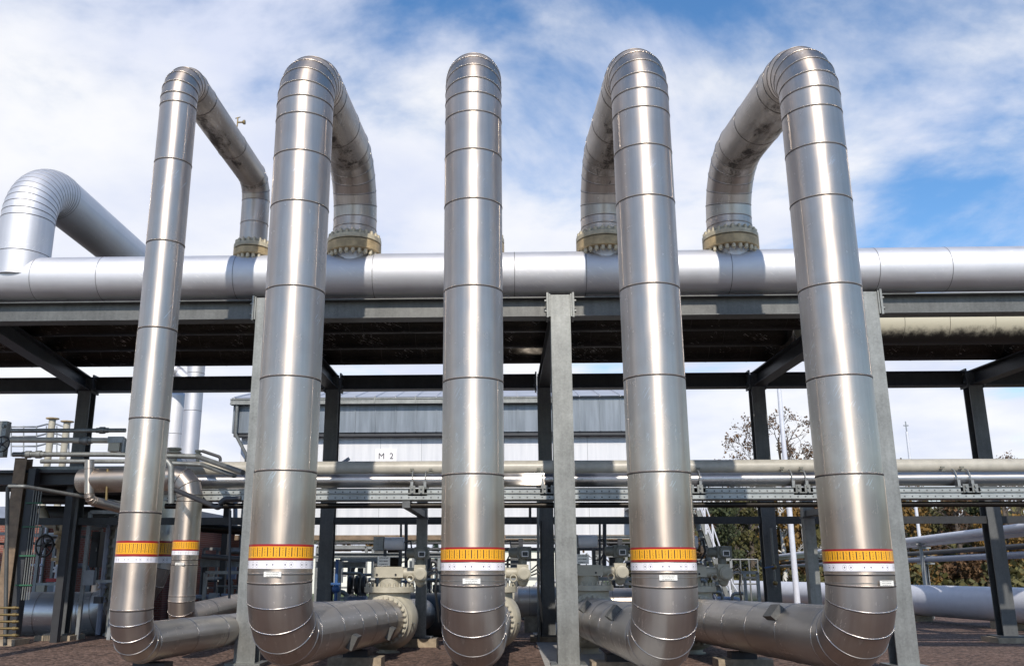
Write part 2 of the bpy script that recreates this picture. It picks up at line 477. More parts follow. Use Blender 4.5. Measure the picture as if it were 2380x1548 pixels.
# ------------------------------------------------------------------ mesh helpers
class MB:
    def __init__(s):
        s.v, s.f, s.m, s.sm, s.uv = [], [], [], [], []

    def add(s, verts, faces, mi=0, smooth=False, uvs=None):
        o = len(s.v)
        s.v += [Vector(p) for p in verts]
        for fc in faces:
            s.f.append([o + i for i in fc])
            s.m.append(mi)
            s.sm.append(smooth)
            s.uv.append([uvs[i] for i in fc] if uvs else [(0.5, 0.5)] * len(fc))
        return s

    def box(s, c, size, mi=0, rot=None):
        c = Vector(c)
        hx, hy, hz = [x / 2 for x in size]
        P = [Vector((x * hx, y * hy, z * hz)) for z in (-1, 1) for y in (-1, 1) for x in (-1, 1)]
        if rot:
            P = [rot @ p for p in P]
        P = [c + p for p in P]
        F = [(0, 2, 3, 1), (4, 5, 7, 6), (0, 1, 5, 4), (2, 6, 7, 3), (0, 4, 6, 2), (1, 3, 7, 5)]
        q = [(0, 0), (1, 0), (1, 1), (0, 1)]
        for fc in F:
            o = len(s.v)
            s.v += [P[i] for i in fc]
            s.f.append([o, o + 1, o + 2, o + 3])
            s.m.append(mi); s.sm.append(False); s.uv.append(q)
        return s

    def span(s, a, b2, mi=0):
        a, b2 = Vector(a), Vector(b2)
        return s.box((a + b2) / 2, [abs(x) for x in (b2 - a)], mi)

    def bar(s, p, q, w, h, mi=0, up=Vector((0, 0, 1))):
        p, q = Vector(p), Vector(q)
        d = (q - p)
        ln = d.length
        d.normalize()
        if abs(d.dot(up)) > 0.99:
            up = Vector((0, 1, 0))
        x = d.cross(up).normalized()
        z = x.cross(d).normalized()
        rot = Matrix((x, d, z)).transposed()
        return s.box((p + q) / 2, (w, ln, h), mi, rot)

    def tube(s, pts, r, n=12, mi=0, caps=True, smooth=True):
        """round tube along smooth or kinked points (shared rings)"""
        pts = [Vector(p) for p in pts]
        V, F = [], []
        u = None
        rr = r if isinstance(r, (list, tuple)) else [r] * len(pts)
        for i, p in enumerate(pts):
            a = (pts[i] - pts[i - 1]).normalized() if i else None
            c = (pts[i + 1] - pts[i]).normalized() if i < len(pts) - 1 else None
            d = a or c
            if a is not None and c is not None:
                d = (a + c).normalized()
            if u is None:
                u = perp(d)
            u = (u - d * u.dot(d)).normalized()
            v = d.cross(u)
            k = 1.0
            if a is not None and c is not None:
                k = 1.0 / max(0.5, a.dot(d))
            for j in range(n):
                an = 2 * math.pi * j / n
                V.append(p + (u * math.cos(an) + v * math.sin(an)) * rr[i] * (k if k < 1.3 else 1.3))
        for i in range(len(pts) - 1):
            for j in range(n):
                k = (j + 1) % n
                F.append((i * n + j, i * n + k, (i + 1) * n + k, (i + 1) * n + j))
        s.add(V, F, mi, smooth)
        if caps:
            s.add(V[:n], [tuple(reversed(range(n)))], mi)
            s.add(V[-n:], [tuple(range(n))], mi)
        return s

    def lathe(s, c, axis, prof, n=32, mi=0, smooth=False, caps=True):
        """prof: (distance along axis, radius)"""
        c, d = Vector(c), Vector(axis).normalized()
        u = perp(d)
        v = d.cross(u)
        for (s0, r0), (s1, r1) in zip(prof, prof[1:]):
            V = []
            for (sx_, r_) in ((s0, r0), (s1, r1)):
                for j in range(n):
                    an = 2 * math.pi * j / n
                    V.append(c + d * sx_ + (u * math.cos(an) + v * math.sin(an)) * r_)
            s.add(V, [(j, (j + 1) % n, n + (j + 1) % n, n + j) for j in range(n)], mi, True)
        if caps:
            for (sx_, r_), fl in ((prof[0], True), (prof[-1], False)):
                if r_ > 1e-4:
                    V = [c + d * sx_ + (u * math.cos(2 * math.pi * j / n) + v * math.sin(2 * math.pi * j / n)) * r_ for j in range(n)]
                    s.add(V, [tuple(reversed(range(n))) if fl else tuple(range(n))], mi)
        return s

    def ball(s, c, r, n=28, k=16, mi=0, sq=(1, 1, 1)):
        c = Vector(c)
        V = [c + Vector((r * sq[0] * math.sin(math.pi * i / k) * math.cos(2 * math.pi * j / n),
                         r * sq[1] * math.sin(math.pi * i / k) * math.sin(2 * math.pi * j / n),
                         r * sq[2] * math.cos(math.pi * i / k))) for i in range(k + 1) for j in range(n)]
        F = [(i * n + j, (i + 1) * n + j, (i + 1) * n + (j + 1) % n, i * n + (j + 1) % n) for i in range(k) for j in range(n)]
        return s.add(V, F, mi, True)

    def build(s, name, mat, parent=None, loc=None):
        mats = mat if isinstance(mat, (list, tuple)) else [mat]
        if parent is not None:
            o = WORLD[parent.name]
        elif loc is not None:
            o = Vector(loc)
        else:
            xs = [p.x for p in s.v]; ys = [p.y for p in s.v]; zs = [p.z for p in s.v]
            o = Vector(((min(xs) + max(xs)) / 2, (min(ys) + max(ys)) / 2, min(zs)))
        me = bpy.data.meshes.new(name)
        me.from_pydata([p - o for p in s.v], [], s.f)
        for mm in mats:
            me.materials.append(M[mm])
        me.polygons.foreach_set('material_index', s.m)
        me.polygons.foreach_set('use_smooth', s.sm)
        ul = me.uv_layers.new(name='UVMap')
        flat = [c for fc in s.uv for p in fc for c in p]
        ul.data.foreach_set('uv', flat)
        me.update()
        ob = bpy.data.objects.new(name, me)
        COL.objects.link(ob)
        if parent is not None:
            ob.parent = parent
            WORLD[ob.name] = o
        else:
            ob.location = o
            WORLD[ob.name] = o
        return ob


WORLD = {}


def perp(d):
    a = Vector((0, 0, 1)) if abs(d.z) < 0.9 else Vector((1, 0, 0))
    return (a - d * a.dot(d)).normalized()


def tag(o, label=None, cat=None, group=None, kind=None):
    if label: o['label'] = label
    if cat: o['category'] = cat
    if group: o['group'] = group
    if kind: o['kind'] = kind
    return o


def thing(name, label, cat, loc, group=None):
    o = bpy.data.objects.new(name, None)
    COL.objects.link(o)
    o.location = loc
    o.empty_display_size = 0.2
    WORLD[o.name] = Vector(loc)
    return tag(o, label, cat, group)


def copy_tree(o, parent=None):
    c = o.copy()
    COL.objects.link(c)
    if parent is not None:
        c.parent = parent
    for ch in list(o.children):
        copy_tree(ch, c)
    return c


def rounded(corners, radii, steps):
    """polyline with every corner turned into a many-piece mitred bend; returns points and the corner ranges"""
    cs = [Vector(c) for c in corners]
    pts, rng = [cs[0]], []
    for i in range(1, len(cs) - 1):
        a, p, c = cs[i - 1], cs[i], cs[i + 1]
        d0, d1 = (p - a).normalized(), (c - p).normalized()
        ang = d0.angle(d1)
        Rr, st = radii[i - 1], steps[i - 1]
        tl = Rr * math.tan(ang / 2)
        s0 = p - d0 * tl
        nrm = d0.cross(d1).normalized()
        inn = nrm.cross(d0).normalized()
        ctr = s0 + inn * Rr
        b0 = len(pts)
        for k in range(st + 1):
            q = Matrix.Rotation(ang * k / st, 3, nrm) @ (s0 - ctr)
            pts.append(ctr + q)
        rng.append((b0, len(pts) - 1))
    pts.append(cs[-1])
    return pts, rng


def bead(mb, ring, out, m, h, wd, g, mi_b, mi_d):
    n = len(ring)
    side = -1.0 if m.z >= -0.02 else 1.0

    def strip(prof, mi, sm=True):
        V = []
        for dl, dr in prof:
            V += [ring[j] + out[j] * dr + m * dl for j in range(n)]
        F = [(a * n + j, a * n + (j + 1) % n, (a + 1) * n + (j + 1) % n, (a + 1) * n + j)
             for a in range(len(prof) - 1) for j in range(n)]
        mb.add(V, F, mi, sm)
    strip([(-wd, -0.003), (-wd * 0.55, h * 0.8), (0, h), (wd * 0.55, h * 0.8), (wd, -0.003)], mi_b)
    if g > 0:
        strip([(side * wd * 0.8, 0.0025), (side * (wd + g), 0.0025)], mi_d, True)


def clad(mb, pts, r, n=44, seams=None, i0=0, i1=None, mi=0, mi_d=1, h=0.006, wd=0.009, g=0.011, joints=True, first=True, vo=0.0, lip=None):
    """sheet-metal jacket of straight mitred pieces between pts[i0] and pts[i1], with raised seam beads.
    seams: {segment: [distance along]}"""
    pts = [Vector(p) for p in pts]
    i1 = len(pts) - 1 if i1 is None else i1
    dirs = [(pts[i + 1] - pts[i]).normalized() for i in range(len(pts) - 1)]
    ref = Vector((1, 0, 0))
    us = []
    for d in dirs:
        q = ref if not us else us[-1]
        q = q - d * q.dot(d)
        if q.length < 0.05:
            q = perp(d)
        us.append(q.normalized())

    def mit(i):
        if i == 0: return dirs[0]
        if i == len(pts) - 1: return dirs[-1]
        return (dirs[i - 1] + dirs[i]).normalized()

    def ring(P, d, u, m):
        v = d.cross(u)
        out, pos, tt = [], [], []
        for j in range(n):
            an = 2 * math.pi * j / n
            o = u * math.cos(an) + v * math.sin(an)
            t_ = -(o.dot(m)) * r / d.dot(m)
            pos.append(P + o * r + d * t_)
            out.append(o)
            tt.append(t_)
        return pos, out, tt
    ln = vo
    for i in range(i0, i1):
        P, Q, d, u = pts[i], pts[i + 1], dirs[i], us[i]
        L_ = (Q - P).length
        a, oa, ta = ring(P, d, u, mit(i))
        b_, ob_, tb = ring(Q, d, u, mit(i + 1))
        V = a + [a[0]] + b_ + [b_[0]]
        k = n + 1
        uvs = [(2 * math.pi * r * j / n, ln + ta[j % n]) for j in range(k)] + \
              [(2 * math.pi * r * j / n, ln + L_ + tb[j % n]) for j in range(k)]
        mb.add(V, [(j, j + 1, k + j + 1, k + j) for j in range(n)], mi, True, uvs)
        for s_ in (seams or {}).get(i, []):
            c, oc, _ = ring(P + d * s_, d, u, d)
            bead(mb, c, oc, d, h, wd, g, mi, mi_d)
        if joints and (i > 0) and (i > i0 or first):
            m_ = mit(i)
            bead(mb, a, oa, m_, h, wd, g, mi, mi_d)
        ln += L_
    return ln


def sleeve(name, mat, parent, c, axis, r, z0, z1, n=64, label=None):
    """thin printed sleeve round a vertical pipe"""
    mb = MB()
    V, uvs = [], []
    for zz_, v_ in ((z0, 0), (z1, 1)):
        for j in range(n + 1):
            an = 2 * math.pi * j / n
            V.append(Vector((c.x + r * math.cos(an), c.y + r * math.sin(an), zz_)))
            uvs.append((j / n, v_))
    k = n + 1
    mb.add(V, [(j, j + 1, k + j + 1, k + j) for j in range(n)], 0, True, uvs)
    for zz_, fl in ((z0, -1), (z1, 1)):      # the sleeve's own thickness
        Vr = [Vector((c.x + q * math.cos(2 * math.pi * j / n), c.y + q * math.sin(2 * math.pi * j / n), zz_))
              for q in (r - 0.004, r) for j in range(n)]
        mb.add(Vr, [(j, (j + 1) % n, n + (j + 1) % n, n + j) for j in range(n)], 0, True, [(0.5, 0.95)] * (2 * n))
    return mb.build(name, mat, parent)


def bolts(flange, c, axis, r, count, rb, s0, s1, mat, me_cache={}):
    """bolt heads round a flange: one mesh, many objects"""
    d = Vector(axis).normalized()
    u = perp(d)
    v = d.cross(u)
    key = (round(rb, 3), round(s1 - s0, 3), mat, tuple(round(x, 3) for x in d))
    for k in range(count):
        an = 2 * math.pi * (k + 0.5) / count
        p = Vector(c) + (u * math.cos(an) + v * math.sin(an)) * r + d * ((s0 + s1) / 2)
        if key not in me_cache:
            mb = MB()
            hh = abs(s1 - s0) / 2
            mb.lathe((0, 0, 0), d, [(-hh, rb), (hh, rb)], 6)
            mb.lathe((0, 0, 0), d, [(-hh * 1.5, rb * 0.55), (hh * 1.5, rb * 0.55)], 6)
            ob = mb.build('bolt', mat, None, (0, 0, 0))
            me_cache[key] = ob.data
            bpy.data.objects.remove(ob)
        ob = bpy.data.objects.new('bolt', me_cache[key])
        COL.objects.link(ob)
        ob.parent = flange
        ob.location = p - WORLD[flange.name]


def ibeam(mb, p, q, w_, h_, tf=0.028, tw=0.02, side=None):
    """H-section between p and q: w_ flange width, h_ depth; side = direction of the depth"""
    p, q = Vector(p), Vector(q)
    d = (q - p).normalized()
    up = Vector(side) if side is not None else Vector((0, 0, 1))
    x = d.cross(up).normalized()
    mb.bar(p + up * (h_ / 2 - tf / 2), q + up * (h_ / 2 - tf / 2), w_, tf, 0, up)
    mb.bar(p - up * (h_ / 2 - tf / 2), q - up * (h_ / 2 - tf / 2), w_, tf, 0, up)
    mb.bar(p, q, tw, h_ - 2 * tf - 0.002, 0, up)
    return mb


# ------------------------------------------------------------------ ground
def sheet(name, x0, x1, y0, y1, z, mat, kind='structure', label=None, nx=1):
    mb = MB()
    mb.add([(x0, y0, z), (x1, y0, z), (x1, y1, z), (x0, y1, z)], [(0, 1, 2, 3)])
    return tag(mb.build(name, mat, None, (0, 0, 0)), label, None, None, kind)


sheet('ground', -700, 700, -500, 1400, 0.0, 'gravel')
sheet('path', 0.55, 1.75, 7.6, 60.0, 0.004, 'concrete_pale')
sheet('added_road', -60, 60, -40.0, 7.6, 0.004, 'bounce_concrete')  # unseen pale paving added around the camera to brighten the lower bends
sheet('grass', -20, 160, 40.0, 140.0, 0.006, 'grass_green')

# ------------------------------------------------------------------ the five riser loops
YF, YB = 11.0, 14.8
RB = 0.376
loops = [
    # riser px at y 1270, radius, apex px (u, v), back px (u at 555), corner v at back, bend radii, seam rows, band rows
    dict(u=320, r=0.240, apex=(418, 158), bu=589, bv=424, Rf=0.42, nf=5, Rb=0.36, nb=3, low=1497,
         seams=(232, 365, 555, 757, 968, 1188, 1418), band=(1256, 1292), pic=(1293, 1307), tagp=None, endpx=(652, 1445), ny=18.2,
         fl=(556, 569, 586), fr=0.325, nbolt=18,
         label='thinnest of the tall silver pipe loops, with a tiny brass vent valve on top'),
    dict(u=655, r=RB, apex=(727, 140), bu=824, bv=388, Rf=0.66, nf=6, Rb=0.95, nb=6, low=1480,
         seams=(258, 345, 462, 660, 870, 1090, 1332), band=(1264, 1301), pic=(1302, 1321), tagp=(634, 1334), endpx=(893, 1441), ny=17.55,
         fl=(536, 550, 573), fr=0.47, nbolt=24,
         label='thick silver pipe loop in front of the pale left column, its top run falling right'),
    dict(u=1099, r=RB, apex=(1090, 132), bu=1109, bv=388, Rf=0.66, nf=6, Rb=0.95, nb=6, low=1487,
         seams=(205, 255, 343, 458, 660, 875, 1098, 1334), band=(1271, 1305), pic=(1307, 1325), tagp=(1096, 1350), endpx=(1141, 1441), ny=17.55,
         fl=(534, 548, 571), fr=0.47, nbolt=24,
         label='middle silver pipe loop, seen straight on with scratched dents and its back leg hidden'),
    dict(u=1540, r=RB, apex=(1476, 120), bu=1402, bv=388, Rf=0.66, nf=6, Rb=0.95, nb=6, low=1492,
         seams=(196, 245, 332, 450, 655, 868, 1093, 1330), band=(1271, 1305), pic=(1307, 1325), tagp=(1553, 1342), endpx=(1376, 1438), ny=17.55,
         fl=(530, 544, 567), fr=0.47, nbolt=24,
         label='thick silver pipe loop just right of the bare centre column'),
    dict(u=1990, r=0.380, apex=(1862, 115), bu=1697, bv=388, Rf=0.66, nf=6, Rb=0.95, nb=6, low=1490,
         seams=(188, 242, 330, 450, 655, 868, 1098, 1334), band=(1275, 1308), pic=(1309, 1327), tagp=(2062, 1355), endpx=(1625, 1441), ny=17.55,
         fl=(526, 540, 563), fr=0.47, nbolt=24,
         label='rightmost thick silver pipe loop, with a tag at its right edge'),
]
SEAMD = ('cladding', 'seam_dark')
header_z = at(1100, 639, YB).z
for Lp in loops:
    r = Lp['r']
    base = at(Lp['u'], 1270, YF)
    X = base.x
    k_ = (Lp['Rf'] + r) * 0.852 - Lp['Rf']
    zt = at(Lp['apex'][0], Lp['apex'][1], YF + Lp['Rf'] - (Lp['Rf'] + r) * 0.52).z - k_
    bk = at(Lp['bu'], 555, YB)
    zb = at(Lp['bu'], Lp['bv'], YB).z
    zl = at(Lp['u'], Lp['low'], YF).z
    ends = at(Lp['endpx'][0], Lp['endpx'][1], Lp['ny'])
    Lp['X'], Lp['bx'], Lp['end'] = X, bk.x, ends
    zs = [at(Lp['bu'], v_, YB - Lp['fr']).z for v_ in Lp['fl']]    # top of upper flange, split, bottom of lower flange
    Lp['zs'] = zs
    root = thing('insulated_pipe', Lp['label'], 'pipe', (X, YF, 0), 'tall insulated pipe loops')
    Lp['root'] = root
    # path from the valve end to the flange
    cor = [ends, Vector((X, YF, zl)), Vector((X, YF, zt)), Vector((bk.x, YB, zb)), Vector((bk.x, YB, zs[0] + 0.02))]
    if True:
        lowR = Lp['Rf'] * 0.98
        pts, rg = rounded(cor, [lowR, Lp['Rf'], Lp['Rb']], [5, Lp['nf'], Lp['nb']])
    Lp['pts'], Lp['rg'] = pts, rg
    # lower run
    mb = MB()
    n_run = rg[0][0]
    Ln = (pts[1] - pts[0]).length
    sp = 0.85
    clad(mb, pts, r, 44, {0: [Ln * x for x in (0.12, 0.26, 0.42, 0.6, 0.8)]}, 0, rg[0][0], g=0.006)
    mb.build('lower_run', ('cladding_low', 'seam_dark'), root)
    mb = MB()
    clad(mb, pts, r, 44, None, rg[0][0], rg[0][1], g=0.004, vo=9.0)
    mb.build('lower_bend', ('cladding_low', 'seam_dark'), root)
    # riser
    mb = MB()
    i = rg[0][1]
    z0 = pts[i].z
    sm = []
    for v_ in Lp['seams']:
        zz_ = at(Lp['u'] + (Lp['apex'][0] - Lp['u']) * (1270 - v_) / 1100.0, v_, YF - r).z
        if z0 + 0.02 < zz_ < pts[rg[1][0]].z - 0.02:
            sm.append(zz_ - z0)
    clad(mb, pts, r, 48, {i: sm}, i, rg[1][0])
    # lengthwise lap joints with rivets, staggered from shell to shell
    lv = [0.0] + sm + [(pts[rg[1][0]] - pts[i]).length]
    lv.sort()
    for q_, (s0_, s1_) in enumerate(zip(lv, lv[1:])):
        if s1_ - s0_ < 0.3:
            continue
        an = R(-90) + (R(62) if (q_ + int(Lp['u'])) % 2 else R(-66)) + R(7) * math.sin(q_ * 2.3 + Lp['u'])
        o_ = Vector((math.cos(an), math.sin(an), 0))
        rot = Matrix.Rotation(an, 3, 'Z')
        mb.box((X + o_.x * (r + 0.0005), YF + o_.y * (r + 0.0005), z0 + (s0_ + s1_) / 2), (0.005, 0.022, s1_ - s0_ - 0.035), 0, rot)
        zq = s0_ + 0.1
        while zq < s1_ - 0.06:
            mb.lathe((X + o_.x * (r + 0.002), YF + o_.y * (r + 0.002), z0 + zq), o_, [(0, 0.007), (0.005, 0.005)], 6)
            zq += 0.18
    mb.build('riser', SEAMD, root)
    mb = MB()
    clad(mb, pts, r, 48, None, rg[1][0], rg[1][1], vo=5.0)
    mb.build('upper_bend', SEAMD, root)
    mb = MB()
    i = rg[1][1]
    Ls = (pts[i + 1] - pts[i]).length
    clad(mb, pts, r, 44, {i: [Ls * 0.12, Ls * 0.62]}, i, rg[2][0], vo=3.0 + X, g=0.007)
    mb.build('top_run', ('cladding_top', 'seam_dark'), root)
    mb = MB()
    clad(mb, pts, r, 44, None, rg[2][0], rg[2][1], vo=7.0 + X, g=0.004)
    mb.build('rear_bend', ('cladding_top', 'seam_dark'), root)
    mb = MB()
    i = rg[2][1]
    Ls = (pts[i + 1] - pts[i]).length
    clad(mb, pts, r, 44, {i: [Ls * 0.55]}, i, len(pts) - 1, vo=11.0, g=0.004)
    mb.build('drop_leg', SEAMD, root)
    # upper flange
    fr = Lp['fr']
    c = Vector((bk.x, YB, 0))
    mb = MB()
    mb.lathe(c, (0, 0, 1), [(zs[1] + 0.012, fr - 0.01), (zs[1] + 0.02, fr), (zs[0] - 0.02, fr), (zs[0] - 0.008, fr - 0.012),
                            (zs[0] - 0.004, r + 0.012), (zs[0] + 0.06, r + 0.006)], 48)
    mb.lathe(c, (0, 0, 1), [(zs[1] - 0.02, fr - 0.05), (zs[1] + 0.03, fr - 0.05)], 32, 1)
    fl = mb.build('flange', ('beige_flange', 'black'), root)
    bolts(fl, c, (0, 0, 1), fr - 0.042, Lp['nbolt'], 0.030, zs[0] - 0.01, zs[0] + 0.05, 'beige_flange')
    # printed sleeves and tag
    zz = [at(Lp['u'], v_, YF - r).z for v_ in Lp['band'] + Lp['pic']]
    cc = Vector((X, YF, 0))
    sleeve('marker_band', 'warning_band', root, cc, None, r + 0.005, zz[1], zz[0])
    sleeve('pictogram_sleeve', 'pictogram_band', root, cc, None, r + 0.0045, zz[3], zz[2] - 0.002)
    if Lp['tagp']:
        tu, tv = Lp['tagp']
        p = at(tu, tv, YF - r)
        # turn the plate to lie on the jacket
        an = math.asin(max(-0.9, min(0.9, (p.x - X) / r)))
        ctr = Vector((X + (r + 0.012) * math.sin(an), YF - (r + 0.012) * math.cos(an), p.z))
        mb = MB()
        mb.box(ctr, (0.20, 0.006, 0.058), 0, Matrix.Rotation(an, 3, 'Z'))
        tg = mb.build('name_tag', 'print_plate', root)
        mb = MB()
        ringp = [Vector((X + (r + 0.004) * math.cos(2 * math.pi * j / 40), YF + (r + 0.004) * math.sin(2 * math.pi * j / 40), p.z)) for j in range(41)]
        mb.tube(ringp, 0.004, 5, caps=False)
        mb.build('strap', 'galvanised', root)

# vent valve on the thin loop's top run
Lp = loops[0]
p0, p1 = Lp['pts'][Lp['rg'][1][1]], Lp['pts'][Lp['rg'][2][0]]
q = p0.lerp(p1, 0.60) + Vector((0.08, 0, 0.23))
mb = MB()
mb.tube([q, q + Vector((0.01, 0, 0.12)), q + Vector((0.01, 0, 0.24))], 0.011, 8)
mb.tube([q + Vector((0.01, 0, 0.15)), q + Vector((0.11, 0, 0.15))], 0.014, 8)
mb.lathe(q + Vector((0.09, 0, 0.15)), (1, 0, 0), [(0, 0.02), (0.02, 0.038), (0.045, 0.038)], 12)
mb.tube([q + Vector((-0.03, 0, 0.22)), q + Vector((0.05, 0, 0.245))], 0.009, 6)
mb.build('vent_valve', 'brass', Lp['root'])
# pipe shoes (bright bent plates) on the lower runs
for Lp, fracs, sgn in ((loops[1], (0.30, 0.78), 1), (loops[3], (0.22, 0.75), -1), (loops[4], (0.22, 0.86), -1)):
    a, e = Lp['pts'][1], Lp['pts'][0]
    for fq in fracs:
        p = a.lerp(e, fq if fq < 0.5 else fq)
        ang = R(40) if sgn < 0 else R(-25)
        off = Vector((sgn * math.cos(ang), 0, math.sin(ang) * 1.0))
        n_ = off.normalized()
        mb = MB()
        d = (e - a).normalized()
        x_ = n_
        y_ = (d - x_ * d.dot(x_)).normalized()
        z_ = x_.cross(y_)
        rot = Matrix((z_, y_, x_)).transposed()
        mb.box(p + n_ * (Lp['r'] + 0.03), (0.20, 0.36, 0.09), 0, rot)
        mb.build('insulation_box', 'galvanised_dull', Lp['root'])

# ------------------------------------------------------------------ the header and its left branch
RH = 0.382
hx0, hx1 = -13.0, 14.5
root = thing('header_pipe', 'long horizontal silver pipe lying along the top of the front rack beams', 'pipe', (0, YB, header_z - RH))
mb = MB()
seam_u = (68, 222, 540, 865, 1197, 1365, 1705, 2050, 2220)
ss = [at(u_, 640, YB - RH).x - hx0 for u_ in seam_u]
clad(mb, [(hx0, YB, header_z), (hx1, YB, header_z)], RH, 64, {0: ss}, h=0.002, wd=0.004, g=0.006)
mb.lathe((hx1, YB, header_z), (1, 0, 0), [(0, RH), (0.05, 0.0)], 32)
mb.build('shell', ('cladding_pale', 'seam_dark'), root)
for Lp in loops:
    c = Vector((Lp['bx'], YB, 0))
    zs, fr = Lp['zs'], Lp['fr']
    mb = MB()
    mb.lathe(c, (0, 0, 1), [(zs[2], fr - 0.02), (zs[2] + 0.015, fr), (zs[1] - 0.012, fr), (zs[1] - 0.004, fr - 0.01)], 48)
    fl = mb.build('nozzle_flange', 'beige_dirty', root)
    bolts(fl, c, (0, 0, 1), fr - 0.055, Lp['nbolt'], 0.036, zs[2] - 0.07, zs[2] + 0.01, 'beige_flange')
    mb = MB()
    mb.lathe(c, (0, 0, 1), [(header_z + 0.2, Lp['r'] * 0.86), (header_z + RH + 0.02, Lp['r'] * 0.86), (zs[2] + 0.01, Lp['r'] * 0.80)], 40, caps=False)
    mb.build('nozzle', 'cladding_pale', root)
# branch: rises from the header, turns back over the rack
RBH = 0.445
bx = at(58, 570, YB).x
zc = at(130, 405, YB + 0.5).z - 0.30
pts, rg = rounded([Vector((bx, YB, header_z)), Vector((bx, YB, zc)), Vector((bx + 0.1, 27.0, zc - 0.15))], [0.85], [14])
mb = MB()
clad(mb, pts, RBH, 56, {0: [RH + 0.05]}, h=0.004, wd=0.006, g=0.008)
i = rg[0][1]
mb.build('branch_bend', ('cladding_pale', 'seam_dark'), root)

# ------------------------------------------------------------------ pipe rack
ztop = at(1200, 690, YB - 0.16).z
BH, BW, CW = 0.34, 0.30, 0.33
YR = 21.0
fx = at(1307, 900, YB - 0.17).x
fxl = at(606, 900, YB - 0.17).x
fxr = at(2040, 900, YB - 0.17).x
sp = (fxr - fxl) / 2
CX = [fx + k * sp for k in (-2, -1, 0, 1, 2)]
CX[1], CX[3] = fxl, fxr
bxs = [at(u_, 1000, YR).x for u_ in (193, 771, 1266, 1766, 2275)]
rack = thing('pipe_rack', 'big galvanised steel frame of columns and beams that carries the header and the upper pipes', 'rack', (fx, YB, 0))
for k, x in enumerate(CX[:4]):
    mb = MB()
    ibeam(mb, (x, YB, 0.12), (x, YB, ztop + 0.03), CW, 0.32, 0.028, 0.02, side=(0, 1, 0))
    c = mb.build('column', 'galvanised', rack)
    mb = MB()
    mb.box((x, YB, 0.105), (0.55, 0.55, 0.03))
    mb.build('base_plate', 'galvanised', c)
    for s_ in (-1, 1):
        mb = MB()
        mb.box((x + s_ * (CW / 2 + 0.05), YB - 0.03, ztop - BH / 2 + 0.015), (0.035, 0.34, BH + 0.09))
        mb.box((x + s_ * (CW / 2 + 0.015), YB - 0.03, ztop - BH / 2 + 0.015), (0.025, 0.30, BH + 0.06))
        for bz in (-0.09, 0.09):
            for by in (-0.13, 0.07):
                mb.lathe((x + s_ * (CW / 2 + 0.065), YB - 0.03 + by, ztop - BH / 2 + bz), (s_, 0, 0), [(0, 0.026), (0.035, 0.026)], 6)
        mb.build('end_plate', 'galvanised', c)
for x0, x1 in zip([CX[0] - 5.0] + CX[:4], CX[:4] + [CX[3] + 5.2]):
    mb = MB()
    ibeam(mb, (x0 + 0.24, YB, ztop - BH / 2), (x1 - 0.24, YB, ztop - BH / 2), BW, BH, 0.018, 0.014)
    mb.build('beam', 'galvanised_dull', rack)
for x in bxs:
    mb = MB()
    ibeam(mb, (x, YR, 0.14), (x, YR, ztop), 0.31, 0.30, 0.03, 0.02, side=(0, 1, 0))
    c = mb.build('column', 'steel_shaded', rack)
    mb = MB()
    mb.box((x, YR, 0.125), (0.62, 0.6, 0.03))
    mb.build('base_plate', 'steel_shaded', c)
    for s_ in (-1, 1):
        mb = MB()
        mb.box((x + s_ * 0.19, YR, ztop - BH / 2), (0.035, 0.34, BH + 0.1))
        for bz in (-0.1, 0.1):
            mb.lathe((x + s_ * 0.21, YR - 0.1, ztop - BH / 2 + bz), (s_, 0, 0), [(0, 0.028), (0.04, 0.028)], 6)
        mb.build('end_plate', 'steel_shaded', c)
for x0, x1 in zip([bxs[0] - 5.2] + bxs, bxs + [bxs[-1] + 5.2]):
    mb = MB()
    ibeam(mb, (x0 + 0.21, YR, ztop - BH / 2), (x1 - 0.21, YR, ztop - BH / 2), BW, BH)
    mb.build('beam', 'steel_deep_shade', rack)
    zq = at(1200, 1210, YR).z
    mb = MB()
    mb.box(((x0 + x1) / 2, YR - 0.05, zq), (abs(x1 - x0) - 0.32, 0.12, 0.16))
    mb.build('tie_beam', 'steel_deep_shade', rack)
for xa, xb in zip(CX[:4] + [CX[3] + 5.2], bxs):
    mb = MB()
    ibeam(mb, (xa, YB + 0.17, ztop - BH / 2), (xb, YR - 0.16, ztop - BH / 2), BW * 0.9, BH - 0.004)
    mb.build('cross_beam', 'steel_deep_shade', rack)

